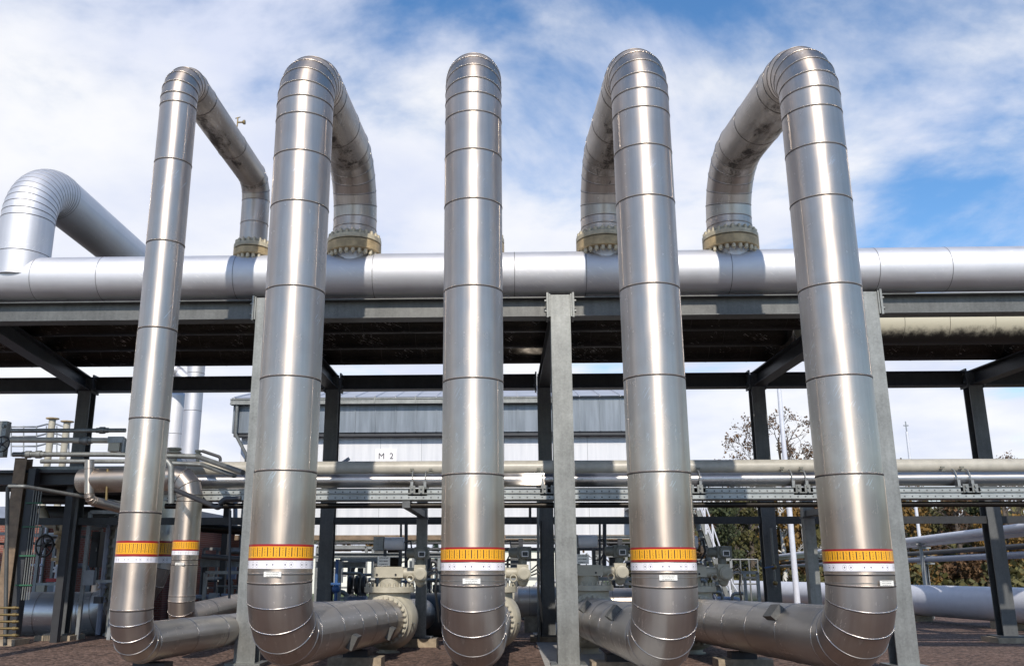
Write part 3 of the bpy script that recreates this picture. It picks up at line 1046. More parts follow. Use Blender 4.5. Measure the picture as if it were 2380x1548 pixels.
# upper pipes resting on the cross beams
xe = at(2075, 760, 16.4).x
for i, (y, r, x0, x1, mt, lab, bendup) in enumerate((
        (15.98, 0.40, -14.5, xe, ('cladding_shaded', 'seam_dark'), 'dark clad pipe close behind the header, with a domed right end', True),
        (17.0, 0.44, -14.5, xe - 0.5, ('cladding_shaded', 'seam_dark'), 'second clad pipe on the rack, shaded, ending before the beige pipe', True),
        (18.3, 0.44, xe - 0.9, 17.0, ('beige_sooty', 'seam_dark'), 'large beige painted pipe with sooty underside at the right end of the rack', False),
        (18.3, 0.44, -14.5, xe - 0.9 - 0.6, ('cladding_shaded', 'seam_dark'), 'third clad pipe inside the rack, shaded from the sun', False),
        (19.75, 0.50, -14.5, 17.0, ('cladding_shaded', 'seam_dark'), 'rearmost brown clad pipe on the rack, above the back beams', False))):
    z = ztop + r + 0.01
    pts = [Vector((x0, y, z)), Vector((x1, y, z))]
    mb = MB()
    L0 = (pts[1] - pts[0]).length
    clad(mb, pts, r, 40, {0: [0.9 * k for k in range(1, int(L0 / 0.9))]}, h=0.003, wd=0.006, g=0.006)
    for e, d in ((pts[0], pts[0] - pts[1]), (pts[-1], pts[-1] - pts[-2])):
        mb.lathe(e, d, [(r * 0.62 * math.sin(k * math.pi / 14), r * math.cos(k * math.pi / 14)) for k in range(7)] + [(r * 0.62, 0.0)], 28)
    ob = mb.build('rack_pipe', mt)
    tag(ob, lab, 'pipe', 'pipes lying across the top of the rack')

# ------------------------------------------------------------------ lower pipes, tray and their posts
Y_A, Y_B, YT, YP = 17.2, 16.8, 16.45, 19.5


def xspan(u0, u1, v, Y):
    return at(u0, v, Y), at(u1, v, Y)


a, b_ = xspan(440, 2900, 1087, Y_A)
zA = at(1200, 1087, Y_A).z
mb = MB(); clad(mb, [(a.x, Y_A, zA), (b_.x, Y_A, zA)], 0.135, 32, {0: []}, h=0.003, wd=0.008, g=0.006)
tag(mb.build('low_pipe', ('beige_paint', 'seam_dark')), 'long beige painted pipe running level across the middle, behind the risers', 'pipe')
zB = at(1200, 1116, Y_B).z
mb = MB(); clad(mb, [(a.x, Y_B, zB), (b_.x, Y_B, zB)], 0.128, 28, None)
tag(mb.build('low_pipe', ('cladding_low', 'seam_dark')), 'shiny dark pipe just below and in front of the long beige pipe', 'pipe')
zT0, zT1 = at(1200, 1161, YT).z, at(1200, 1134, YT).z
tx0, tx1 = at(382, 1145, YT).x, at(2900, 1145, YT).x
tray = thing('cable_tray', 'long perforated galvanised cable tray running level below the beige pipe', 'cable tray', (tx0, YT, zT0))
mb = MB()
for yy in (YT, YT + 0.45):
    V = [(tx0, yy, zT0), (tx1, yy, zT0), (tx1, yy, zT1), (tx0, yy, zT1)]
    ln = tx1 - tx0
    mb.add(V, [(0, 1, 2, 3)], 0, False, [(0, 0), (ln, 0), (ln, 1), (0, 1)])
    V = [(tx0, yy + 0.006, zT0), (tx1, yy + 0.006, zT0), (tx1, yy + 0.006, zT1), (tx0, yy + 0.006, zT1)]
    mb.add(V, [(3, 2, 1, 0)], 0, False, [(0, 0), (ln, 0), (ln, 1), (0, 1)])
zm = (zT0 + zT1) / 2
mb.build('side_wall', 'tray_perforated', tray)
mb = MB()
mb.box(((tx0 + tx1) / 2, YT + 0.225, zT0 + 0.004), (ln, 0.44, 0.008))
mb.box(((tx0 + tx1) / 2, YT - 0.012, zT1 - 0.005), (ln, 0.03, 0.012))
mb.box(((tx0 + tx1) / 2, YT - 0.012, zm + 0.01), (ln, 0.02, 0.02))
mb.box(((tx0 + tx1) / 2, YT - 0.012, zT0 + 0.006), (ln, 0.03, 0.014))
mb.build('floor_and_rim', 'galvanised', tray)
zC = at(1200, 1173, YT).z
mb = MB(); mb.tube([(tx0, YT + 0.1, zC), (tx1, YT + 0.1, zC)], 0.05, 12)
tag(mb.build('low_pipe', 'cladding_shaded'), 'thin brown pipe hanging directly under the cable tray', 'pipe')

posts = [(980, 1160, 'lone square post with pale lower half between the left pipes, carrying the tray'),
         (1886, 1160, 'grey post partly hidden by the rightmost riser, carrying the tray')]
for i, (u, v, lab) in enumerate(posts):
    x = at(u, 1300, YP).x
    root = thing('support_post', lab, 'post', (x, YP, 0), 'posts under the cable tray')
    mb = MB()
    mb.box((x, YP, (0.16 + zT0 + 0.28) / 2), (0.22, 0.20, zT0 + 0.28 - 0.16))
    mb.build('post', 'galvanised', root)
    mb = MB()
    mb.box((x, (YT + YP) / 2 + 0.1, zT0 - 0.08), (0.14, YP - YT + 0.3, 0.12))
    mb.box((x, YP, zT0 - 0.16), (0.26, 0.24, 0.04))
    mb.build('bracket_arm', 'steel_shaded', root)
    mb = MB()
    mb.box((x + 0.02, YP, 0.175), (0.46, 0.46, 0.03))
    mb.build('base_plate', 'steel_shaded', root)
    mb = MB()
    mb.box((x + 0.02, YP, 0.08), (0.66, 0.62, 0.16))
    mb.build('footing', 'concrete', root)

# pipe clamps on the low pipes
for u, lab in ((973, 'heavy bolted pipe clamp left of the middle riser'), (1276, 'pipe clamp tucked behind the bare centre column'),
               (1612, 'pipe clamp half hidden right of the fourth riser'), (1858, 'plain pipe clamp left of the rightmost riser'),
               (2242, 'large pipe clamp with shiny bolts near the right edge')):
    x = at(u, 1110, Y_B - 0.2).x
    root = thing('pipe_clamp', lab, 'clamp', (x, Y_B - 0.3, zB - 0.32), 'clamps on the low pipes')
    mb = MB()
    mb.box((x, Y_B - 0.1, zB - 0.24), (0.34, 0.5, 0.13))
    mb.box((x + 0.12, Y_B - 0.15, zB - 0.20), (0.14, 0.3, 0.10))
    mb.build('saddle', 'dark_steel', root)
    for dx in (-0.09, 0.07):
        mb = MB()
        mb.box((x + dx, Y_B - 0.37, zB - 0.20), (0.10, 0.03, 0.15))
        mb.box((x + dx, Y_B - 0.40, zB - 0.17), (0.035, 0.03, 0.035))
        mb.box((x + dx, Y_B - 0.40, zB - 0.24), (0.035, 0.03, 0.035))
        mb.build('clamp_plate', 'galvanised', root)
    for dx in (-0.12, 0.12):
        mb = MB()
        arc = [Vector((x + dx, Y_B - 0.17 * math.sin(math.pi * k / 12), zB + 0.17 * math.cos(math.pi * k / 12))) for k in range(13)]
        mb.tube(arc, 0.011, 6)
        mb.box((x + dx, Y_B - 0.20, zB - 0.12), (0.05, 0.05, 0.16))
        mb.build('u_bolt', 'steel_grey', root)
    for dx in (-0.17, 0.18):
        mb = MB()
        mb.box((x + dx, Y_A - 0.18, zA - 0.04), (0.07, 0.03, 0.03))
        mb.box((x + dx, Y_A - 0.19, zA - 0.10), (0.07, 0.03, 0.02))
        mb.build('strap', 'olive_grey', root)

# ------------------------------------------------------------------ ball valves
def ball_valve(Lp, lab, sign=True):
    e = Lp['end']
    d = (Lp['pts'][0] - Lp['pts'][1]).normalized()
    C = e + d * 0.47
    root = thing('ball_valve', lab, 'valve', (C.x, C.y, 0), 'big beige ball valves')
    mb = MB()
    mb.ball(C, 0.56, 36, 20)
    mb.lathe(C, d, [(-0.36, 0.455), (-0.30, 0.50)], 40)
    mb.lathe(C, (0, 0, 1), [(0.36, 0.40), (0.52, 0.40)], 36)
    mb.build('body', 'beige_valve', root)
    mb = MB()
    mb.lathe(C, d, [(-0.475, 0.36), (-0.47, 0.435), (-0.46, 0.45), (-0.36, 0.45)], 44)
    fl = mb.build('flange', 'beige_valve', root)
    bolts(fl, C, d, 0.40, 26, 0.032, -0.52, -0.47, 'beige_valve')
    mb = MB()
    mb.lathe(C, d, [(0.36, 0.45), (0.47, 0.45), (0.475, 0.36)], 40)
    mb.build('flange', 'beige_valve', root)
    mb = MB()
    clad(mb, [C + d * 0.475, C + d * 4.0], 0.36, 32, {0: [0.6, 1.6, 2.6]}, g=0.004)
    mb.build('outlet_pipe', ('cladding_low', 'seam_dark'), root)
    mb = MB()
    mb.lathe(C, (0, 0, 1), [(0.50, 0.47), (0.505, 0.485), (0.60, 0.485), (0.605, 0.47)], 44)
    bn = mb.build('bonnet_flange', 'beige_valve', root)
    bolts(bn, C, (0, 0, 1), 0.44, 28, 0.022, 0.60, 0.66, 'beige_valve')
    mb = MB()
    mb.lathe(C, (0, 0, 1), [(0.60, 0.21), (0.78, 0.21)], 28)
    mb.build('neck', 'beige_valve', root)
    mb = MB()
    mb.box(C + Vector((-0.02, 0, 0.87)), (0.60, 0.46, 0.19))
    mb.box(C + Vector((0.0, 0, 0.965)), (0.52, 0.40, 0.02))
    mb.lathe(C + Vector((0.28, -0.12, 0.86)), (1, 0, 0), [(0, 0.10), (0.22, 0.10), (0.23, 0.06)], 20)
    for dx in (-0.22, 0.14):
        mb.lathe(C + Vector((dx, -0.23, 0.83)), (0, -1, 0), [(0, 0.02), (0.02, 0.02)], 8, 1)
    mb.build('gearbox', ('beige_valve', 'black'), root)
    mb = MB()
    mb.tube([C + Vector((0.42, -0.26, 0.76)) + Vector((0.06 * math.cos(t_), 0, 0.06 * math.sin(t_))) for t_ in [math.pi * 2 * k / 12 for k in range(13)]], 0.014, 6)
    mb.build('lifting_eye', 'beige_valve', root)
    mb = MB()
    mb.tube([C + Vector((0.48, -0.3, -0.05)), C + Vector((0.53, -0.37, -0.05))], 0.018, 8)
    mb.build('drain_plug', 'galvanised', root)
    # electric actuator on the right
    A = C + Vector((0.60, -0.16, 0.86))
    act = MB()
    act.box(A + Vector((0, 0.02, 0.0)), (0.22, 0.26, 0.30))
    act.lathe(A + Vector((0.02, -0.10, -0.02)), (0, -1, 0), [(0, 0.125), (0.12, 0.125), (0.13, 0.10), (0.16, 0.10), (0.165, 0.07)], 24)
    act.lathe(A + Vector((0, 0, -0.14)), (0, 0, -1), [(0, 0.11), (0.08, 0.08), (0.12, 0.03)], 16)
    ac = act.build('actuator', 'beige_valve', root)
    mb = MB()
    mb.box(A + Vector((0.03, 0.0, 0.37)), (0.27, 0.28, 0.22))
    mb.lathe(A + Vector((0.03, -0.14, 0.37)), (0, -1, 0), [(0, 0.115), (0.05, 0.105), (0.06, 0.09)], 20)
    mb.lathe(A + Vector((-0.1, 0, 0.37)), (-1, 0, 0), [(0, 0.10), (0.16, 0.085), (0.17, 0.05)], 14)
    mb.lathe(A + Vector((0.0, 0, 0.15)), (0, 0, 1), [(0, 0.08), (0.12, 0.08)], 14)
    hd = mb.build('control_head', 'olive_grey', ac)
    mb = MB()
    mb.box(A + Vector((0.045, -0.205, 0.345)), (0.10, 0.012, 0.075), 0)
    mb.box(A + Vector((0.045, -0.2, 0.345)), (0.125, 0.014, 0.10), 1)
    mb.build('display_window', ('window_dark', 'label_white'), ac)
    mb = MB()
    for k in range(3):
        o = A + Vector((0.16, 0.0, 0.05 - 0.05 * k))
        mb.tube([o, o + Vector((0.12, -0.02, 0.1 - 0.03 * k)), o + Vector((0.17, -0.02, 0.0)), o + Vector((0.13, 0, -0.3)), o + Vector((0.2, 0.1, -0.75 - 0.05 * k))], 0.014, 6)
    mb.build('cable', 'black', ac)
    # tank above the gearbox
    T = C + Vector((0.03, 0.25, 1.42))
    mb = MB()
    mb.lathe(T + Vector((-0.18, 0, 0)), (1, 0, 0), [(0, 0.10), (0.005, 0.125), (0.38, 0.125), (0.385, 0.10)], 28)
    tk = mb.build('actuator_tank', 'pipe_white', root)
    mb = MB()
    mb.box(T + Vector((-0.29, 0.0, 0.0)), (0.2, 0.24, 0.26))
    mb.build('end_housing', 'steel_grey', tk)
    mb = MB()
    mb.box(C + Vector((-0.14, 0.27, 1.12)), (0.06, 0.06, 0.36))
    mb.box(C + Vector((0.16, 0.27, 1.12)), (0.06, 0.06, 0.36))
    mb.build('tank_stand', 'dark_steel', root)
    mb = MB()
    for k, yy in enumerate((0, 0.07)):
        mb.tube([T + Vector((0.2, yy, 0.02)), T + Vector((0.33, yy, 0.05)), T + Vector((0.36, yy, -0.16)), T + Vector((0.26, yy, -0.34)), T + Vector((0.12, yy, -0.36))], 0.013, 6)
    mb.build('hose', 'black', root)
    if sign:
        mb = MB()
        mb.box(C + Vector((-0.10, -0.20, 1.08)), (0.24, 0.012, 0.18))
        mb.build('sign_plate', 'print_plate', root)
        mb = MB()
        for dx in (-0.17, -0.03):
            mb.box(C + Vector((dx, -0.188, 1.0)), (0.02, 0.01, 0.08))
        mb.build('sign_bracket', 'dark_steel', root)
    mb = MB()
    mb.lathe(C, (0, 0, -1), [(0.50, 0.17), (0.70, 0.17), (0.72, 0.22), (C.z - 0.02, 0.22)], 24)
    mb.build('foot', 'beige_valve', root)
    return root


ball_valve(loops[1], 'beige ball valve with bolted flange fully in view beside the lone square post')
ball_valve(loops[2], 'beige ball valve mostly hidden behind the middle riser, only its right side showing', False)
ball_valve(loops[3], 'beige ball valve with white sign plate right of the bare centre column')
ball_valve(loops[4], 'beige ball valve peeping out right of the fourth riser, near the steep stairs')

# concrete blocks and shoes that carry the lower runs
for i, (Lp, fq, lab) in enumerate(((loops[0], 0.06, 'small stained concrete block beside the thinnest riser'),
                                   (loops[1], 0.62, 'brown concrete block under the run to the fully seen valve'),
                                   (loops[3], 0.5, 'long concrete block under the run left of the fourth riser'),
                                   (loops[4], 0.62, 'pale concrete block under the rightmost run'))):
    a, e = Lp['pts'][1], Lp['pts'][0]
    p = a.lerp(e, fq)
    top = p.z - Lp['r'] - 0.015
    root = thing('pipe_support', lab, 'pipe support', (p.x, p.y, 0), 'supports under the low runs')
    mb = MB(); mb.box((p.x, p.y, (top - 0.1) / 2), (0.85, 0.45, max(0.06, top - 0.1)))
    mb.build('block', 'concrete', root)
    mb = MB(); mb.box((p.x, p.y, top - 0.05), (0.4, 0.3, 0.1))
    mb.build('shoe', 'dark_steel', root)

# ------------------------------------------------------------------ white building on stilts, marked M 2
YM = 31.0
xl, xr = at(556, 1100, YM).x, at(1528, 1100, YM).x
zw0, zw1 = at(1000, 1243, YM).z, at(1000, 1010, YM).z
zf0, zf1 = at(1000, 1004, YM - 0.35).z, at(1000, 941, YM - 0.35).z
zg1 = at(1000, 921, YM - 0.5).z
bld = thing('white_building', 'white sheet clad building with grey seamed fascia and gutter, raised on steel legs', 'building', (xl, YM, 0))
mb = MB()
mb.span((xl, YM, zw0), (xr, YM + 11, zw1))
k = 0
x = xl + 0.6
while x < xr:
    mb.box((x, YM - 0.002, (zw0 + zw1) / 2), (0.012, 0.012, zw1 - zw0 - 0.01), 1)
    x += 1.42
mb.build('wall', ('wall_sheet', 'box_grey'), bld)
mb = MB()
mb.span((xl - 0.25, YM - 0.35, zf0), (xr + 0.3, YM - 0.05, zf1 + 0.18))
x = xl - 0.2
while x < xr + 0.3:
    mb.box((x, YM - 0.36, (zf0 + zf1 + 0.18) / 2), (0.03, 0.05, zf1 + 0.16 - zf0))
    x += 0.70
mb.build('fascia', 'zinc', bld)
mb = MB()
mb.span((xl - 0.2, YM - 0.30, zf0 - 0.12), (xr + 0.25, YM + 0.05, zf0 - 0.004))
mb.build('soffit', 'dark_steel', bld)
xg = at(1313, 930, YM - 0.5).x
mb = MB()
mb.span((xl - 0.3, YM - 0.58, zf1 + 0.03), (xg, YM - 0.37, zg1 - 0.07))
mb.span((xl - 0.3, YM - 0.62, zf1 + 0.01), (xg, YM - 0.375, zf1 + 0.06))
mb.span((xl - 0.3, YM - 0.61, zg1 - 0.10), (xg, YM - 0.372, zg1 - 0.06))
x = xl + 0.5
while x < xg:
    mb.box((x, YM - 0.60, (zf1 + zg1) / 2), (0.04, 0.04, 0.24))
    x += 1.4
mb.build('gutter', 'galvanised', bld)
mb = MB()
V = [(xl - 0.3, YM - 0.5, zg1 - 0.02), (xr + 0.3, YM - 0.5, zg1 - 0.02), (xr + 0.3, YM + 5.5, zg1 + 1.55), (xl - 0.3, YM + 5.5, zg1 + 1.55),
     (xr + 0.3, YM + 11.2, zg1), (xl - 0.3, YM + 11.2, zg1)]
mb.add(V, [(0, 1, 2, 3), (3, 2, 4, 5)])
mb.add([V[0], V[3], V[5]], [(0, 1, 2)])
mb.add([V[1], V[2], V[4]], [(2, 1, 0)])
x = xl - 0.2
while x < xr + 0.3:
    mb.bar((x, YM - 0.5, zg1 - 0.01), (x, YM + 5.4, zg1 + 1.54), 0.03, 0.07)
    x += 0.70
mb.build('roof', 'cladding_pale', bld)
mb = MB()
dx = at(552, 950, YM - 0.45).x
p0 = Vector((dx, YM - 0.5, zg1 - 0.2))
mb.tube([p0, Vector((dx, YM - 0.5, zf0 - 0.05)), Vector((dx + 0.35, YM - 0.2, zf0 - 0.75)), Vector((dx + 0.35, YM - 0.2, 0.1))], 0.06, 10)
mb.build('downpipe', 'galvanised', bld)
mb = MB()
mb.span((xl, YM - 0.04, zw0 - 0.16), (xr, YM + 0.25, zw0 - 0.004))
mb.build('bottom_beam', 'brown_steel', bld)
for u in (880, 1198, 640, 1390):
    x = at(u, 1290, YM).x
    mb = MB()
    mb.box((x, YM + 0.3, (zw0 - 0.17) / 2), (0.34, 0.3, zw0 - 0.17))
    mb.build('leg', 'steel_shaded', bld)
for u in (916, 1430):
    x = at(u, 1290, YM + 6).x
    mb = MB()
    mb.box((x, YM + 6, (zw0 - 0.01) / 2), (0.5, 0.3, zw0 - 0.01))
    mb.build('leg', 'dark_steel', bld)
mb = MB()
for v_, rr_ in ((1276, 0.05), (1262, 0.04)):
    z_ = at(1000, v_, YM - 0.6).z
    mb.tube([(at(735, v_, YM - 0.6).x, YM - 0.6, z_), (at(1500, v_, YM - 0.6).x, YM - 0.6, z_)], rr_, 8)
tag(mb.build('conduit_run', 'dark_steel'), 'pair of thin dark conduits running under the white building', 'conduit')

# sign M 2
p0, p1 = at(872, 1072, YM - 0.03), at(922, 1043, YM - 0.03)
sg = thing('sign', 'white square sign reading M 2 on the wall of the white building', 'sign', ((p0.x + p1.x) / 2, YM - 0.03, p0.z))
mb = MB(); mb.span((p0.x, YM - 0.035, p0.z), (p1.x, YM - 0.012, p1.z)); mb.build('board', 'label_white', sg)
fc = bpy.data.curves.new('lettering', 'FONT')
fc.body = 'M  2'
fc.size = 0.29
fc.offset = 0.0
fc.extrude = 0.004
fc.align_x = 'CENTER'
fo = bpy.data.objects.new('lettering_source', fc)
COL.objects.link(fo)
dg = bpy.context.evaluated_depsgraph_get()
me = bpy.data.meshes.new_from_object(fo.evaluated_get(dg))
bpy.data.objects.remove(fo)
me.materials.clear(); me.materials.append(M['ink'])
lo = bpy.data.objects.new('lettering', me)
COL.objects.link(lo)
lo.parent = sg
lo.rotation_euler = (R(90), 0, 0)
lo.location = (0, -0.012, (p1.z - p0.z) / 2 - 0.13)
mb = MB()
q0, q1 = at(797, 1075, 17.8), at(812, 1065, 17.8)
mb.tube([q0, q1], 0.035, 8)
tag(mb.build('lever_handle', 'pipe_blue_grey'), 'short blue grey lever sticking up behind the beige pipe', 'lever')

# ------------------------------------------------------------------ right side: ground pipes, poles, stairs
def ground_pipe(p, q, r, mat, lab, sup=True):
    root = thing('ground_pipe', lab, 'pipe', (p.x, p.y, 0), 'pale pipes crossing the gravel')
    mb = MB()
    clad(mb, [p, q], r, 36, None)
    mb.lathe(p, p - q, [(0, r), (0.02, 0)], 24)
    mb.build('pipe', (mat, 'seam_dark'), root)
    for f_ in ((0.1, 0.3, 0.5, 0.7, 0.9) if r > 0.2 else (0.16, 0.4, 0.7)):
        c = p.lerp(q, f_)
        mb = MB()
        if r > 0.2:
            mb.box((c.x, c.y, (c.z - r) / 2), (0.6, 0.9, max(0.05, c.z - r + 0.03)))
        else:
            mb.box((c.x, c.y, (c.z - r) / 2), (0.06, 0.06, c.z - r))
            mb.box((c.x, c.y, c.z - r - 0.04), (0.4, 0.4, 0.05))
        mb.build('pipe_stand', 'steel_grey' if r < 0.2 else 'concrete', root)
    return root


big = at(2480, 1412, 23.5)
ground_pipe(Vector((big.x, 23.5, 0.62)), Vector((at(1690, 1371, 44).x, 44, 0.62)), 0.45, 'pipe_white', 'very thick pale grey pipe lying low across the gravel at right')
for (v0, v1, y0, y1, r, mat, lab) in (
        (1220, 1308, 21.5, 70, 0.10, 'pipe_white', 'upper white pipe rising to the right edge above the gravel'),
        (1234, 1312, 22.0, 70, 0.09, 'pipe_white', 'white pipe lying close under the upper white one at right'),
        (1266, 1317, 23.5, 70, 0.07, 'dark_steel', 'thin dark pipe between the white pipes and the thick grey one'),
        (1287, 1322, 23.5, 70, 0.09, 'pipe_blue_grey', 'blue grey pipe lowest of the thin pipes at right')):
    p = at(2420, v0, y0)
    q = at(1680, v1, y1)
    ground_pipe(p, q, r, mat, lab)

for (u, v0, v1, Y, r, lab) in ((1856, 1432, 895, 33.0, 0.095, 'tall pale lamp post standing in the gravel left of the rightmost riser'),
                               (2152, 1372, 1003, 44.0, 0.075, 'slim pale post beyond the thick ground pipe, right of the rightmost riser'),
                               (1135 + 290, 1310, 1270, 60, 0.05, 'short far pole behind the valves')):
    b0 = at(u, v0, Y)
    ztop_ = at(u, v1, Y).z
    root = thing('lamp_post', lab, 'post', (b0.x, Y, 0), 'far posts')
    mb = MB()
    mb.tube([(b0.x, Y, 0), (b0.x, Y, ztop_ * 0.5), (b0.x, Y, ztop_)], [r * 1.15, r, r * 0.8], 12)
    mb.build('mast', 'pipe_white', root)
    mb = MB()
    if r > 0.09:
        mb.tube([(b0.x, Y, ztop_), (b0.x, Y, ztop_ + 0.25)], r * 1.0, 8)
        mb.box((b0.x, Y - 0.15, ztop_ + 0.28), (0.25, 0.5, 0.10))
    else:
        mb.tube([(b0.x, Y, ztop_), (b0.x, Y, ztop_ + 0.5)], 0.03, 6)
        mb.tube([(b0.x - 0.12, Y, ztop_ + 0.3), (b0.x + 0.12, Y, ztop_ + 0.3)], 0.025, 6)
    mb.build('mast_top', 'box_grey', root)
    mb = MB()
    mb.box((b0.x, Y, 0.02), (0.4, 0.4, 0.04))
    mb.build('base_plate', 'galvanised', root)

st = at(1625, 1180, 30.0)
root = thing('steel_stair', 'steep galvanised steel stair with handrails right of the fourth riser', 'stairs', (st.x, 30, 0))
a, e = at(1618, 1175, 30.0), at(1706, 1415, 30.0)
e.z = 0.05
mb = MB()
for dy in (0, 0.8):
    mb.bar(a + Vector((0, dy, 0)), e + Vector((0, dy, 0)), 0.05, 0.13)
mb.build('stringer', 'galvanised', root)
mb = MB()
for k in range(1, 14):
    c = a.lerp(e, k / 14)
    mb.box((c.x, c.y + 0.4, c.z), (0.25, 0.74, 0.03))
mb.build('tread', 'steel_grey', root)
for dy in (-0.02, 0.82):
    mb = MB()
    for dz in (0.55, 1.05):
        mb.tube([a + Vector((0.0, dy, dz)), e + Vector((0, dy, dz)), e + Vector((0.15, dy, dz - 0.25))], 0.024, 8)
    for k in range(5):
        c = a.lerp(e, (k + 0.2) / 4.6)
        mb.tube([c + Vector((0, dy, 0)), c + Vector((0, dy, 1.05))], 0.03, 8)
    mb.build('handrail', 'pipe_white', root)
mb = MB()
mb.span((a.x - 2.2, 29.9, a.z - 0.1), (a.x, 31.0, a.z))
for xx in (-2.0, -0.2):
    mb.box((a.x + xx, 30.4, a.z / 2 - 0.06), (0.12, 0.12, a.z - 0.12))
mb.build('landing', 'steel_grey', root)

# small drain valve hanging on the back right column
p = at(1800, 1330, 20.6)
root = thing('drain_valve', 'thin vertical pipe with small blue handled valve on the rear column', 'valve', (p.x, 20.6, p.z - 0.35))
mb = MB(); mb.tube([p + Vector((0, 0, 0.95)), p + Vector((0, 0, -0.3))], 0.025, 8); mb.build('pipe', 'galvanised', root)
mb = MB(); mb.ball(p + Vector((0, 0, 0.12)), 0.06, 12, 8); mb.ball(p + Vector((0, 0, -0.22)), 0.055, 12, 8); mb.build('body', 'brass', root)
mb = MB(); mb.bar(p + Vector((-0.02, -0.06, 0.13)), p + Vector((-0.22, -0.06, 0.10)), 0.03, 0.03); mb.build('handle', 'blue_paint', root)

# ------------------------------------------------------------------ trees
def leaf_crown(mb, blobs, n, size, rnd):
    tot = sum(b[1] ** 2 for b in blobs)
    for c, r, sq in blobs:
        for _ in range(int(n * r * r / tot)):
            d = Vector((rnd.gauss(0, 1), rnd.gauss(0, 1), rnd.gauss(0, 1))).normalized()
            p = Vector(c) + Vector((d.x * r, d.y * r, d.z * r * sq)) * (rnd.random() ** 0.45)
            a = Vector((rnd.gauss(0, 1), rnd.gauss(0, 1), rnd.gauss(0, 1))).normalized()
            u = perp(a)
            v = a.cross(u)
            s = size * rnd.uniform(0.5, 1.3)
            mb.add([p - u * s - v * s * 0.3, p + v * s * 0.7, p + u * s - v * s * 0.3, p - v * s * 0.8], [(0, 1, 2, 3)])


def branches(mb, p, d, ln, r, depth, rnd, tips):
    mid = p + d * ln * 0.5 + Vector((rnd.gauss(0, 1), rnd.gauss(0, 1), rnd.gauss(0, 0.5))) * ln * 0.05
    q = p + d * ln
    r = max(r, 0.013)
    mb.tube([p, mid, q], [r, r * 0.8, r * 0.7], 5 if depth > 1 else 3, caps=False)
    if depth == 0:
        tips.append(q)
        return
    for _ in range(rnd.choice((2, 3, 3)) if depth > 1 else 3):
        nd = (d + Vector((rnd.gauss(0, 0.55), rnd.gauss(0, 0.55), rnd.gauss(0.12, 0.35)))).normalized()
        branches(mb, p.lerp(q, rnd.uniform(0.55, 1.0)), nd, ln * rnd.uniform(0.6, 0.8), r * 0.55, depth - 1, rnd, tips)


def leafy_tree(u, vtop, Y, width, mat, lab, n=1500, size=0.2, bark='bark', low=0.0):
    rnd = random.Random(int(u * 7 + vtop))
    b0 = at(u, 1330, Y)
    H = at(u, vtop, Y).z
    root = thing('autumn_tree', lab, 'tree', (b0.x, Y, 0), 'trees beyond the gravel')
    mb = MB(); tips = []
    mb.tube([(b0.x, Y, 0), (b0.x + 0.1, Y, H * 0.45), (b0.x, Y, H * 0.9)], [0.16, 0.12, 0.04], 7)
    for k in range(6):
        s0 = Vector((b0.x + 0.05, Y, H * (0.3 + 0.09 * k)))
        an = k * 2.4
        branches(mb, s0, Vector((math.cos(an), math.sin(an), 0.7)).normalized(), width * 0.34, 0.05, 2, rnd, tips)
    mb.build('trunk', bark, root)
    mb = MB()
    blobs = []
    for k in range(13):
        an = rnd.uniform(0, 6.28)
        hh = rnd.uniform(0.14 + low, 0.9)
        ww = width * 0.5 * (1.0 - 0.55 * abs(hh - 0.45) / 0.55)
        blobs.append(((b0.x + ww * math.cos(an) * rnd.uniform(0.2, 0.8), Y + ww * math.sin(an) * 0.8, H * hh), rnd.uniform(0.14, 0.25) * width, 0.85))
    leaf_crown(mb, blobs, n, size, rnd)
    mb.build('crown', mat, root)
    return root


def bare_tree(u, vtop, Y, spread, mat, lab, leaves=500, leafsize=0.10):
    rnd = random.Random(int(u * 3 + vtop))
    b0 = at(u, 1330, Y)
    H = at(u, vtop, Y).z
    root = thing('bare_tree', lab, 'tree', (b0.x, Y, 0), 'half bare trees against the sky')
    mb = MB(); tips = []
    mb.tube([(b0.x, Y, 0), (b0.x + 0.15, Y, H * 0.4), (b0.x + 0.1, Y, H * 0.85)], [0.2, 0.14, 0.05], 7)
    for k in range(9):
        s0 = Vector((b0.x + 0.12, Y, H * (0.32 + 0.055 * k)))
        an = k * 2.4 + 0.3
        branches(mb, s0, Vector((math.cos(an), 0.5 * math.sin(an), 0.9)).normalized(), spread * 0.30 * (1.1 - 0.06 * k), 0.06, 4, rnd, tips)
    mb.build('trunk', 'bark', root)
    mb = MB()
    for _ in range(leaves):
        p = rnd.choice(tips) + Vector((rnd.gauss(0, 0.12), rnd.gauss(0, 0.12), rnd.gauss(0, 0.12)))
        a = Vector((rnd.gauss(0, 1), rnd.gauss(0, 1), rnd.gauss(0, 1))).normalized()
        u_ = perp(a); v_ = a.cross(u_)
        s = leafsize * rnd.uniform(0.6, 1.3)
        mb.add([p - u_ * s, p + v_ * s, p + u_ * s, p - v_ * s], [(0, 1, 2, 3)])
    mb.build('crown', mat, root)


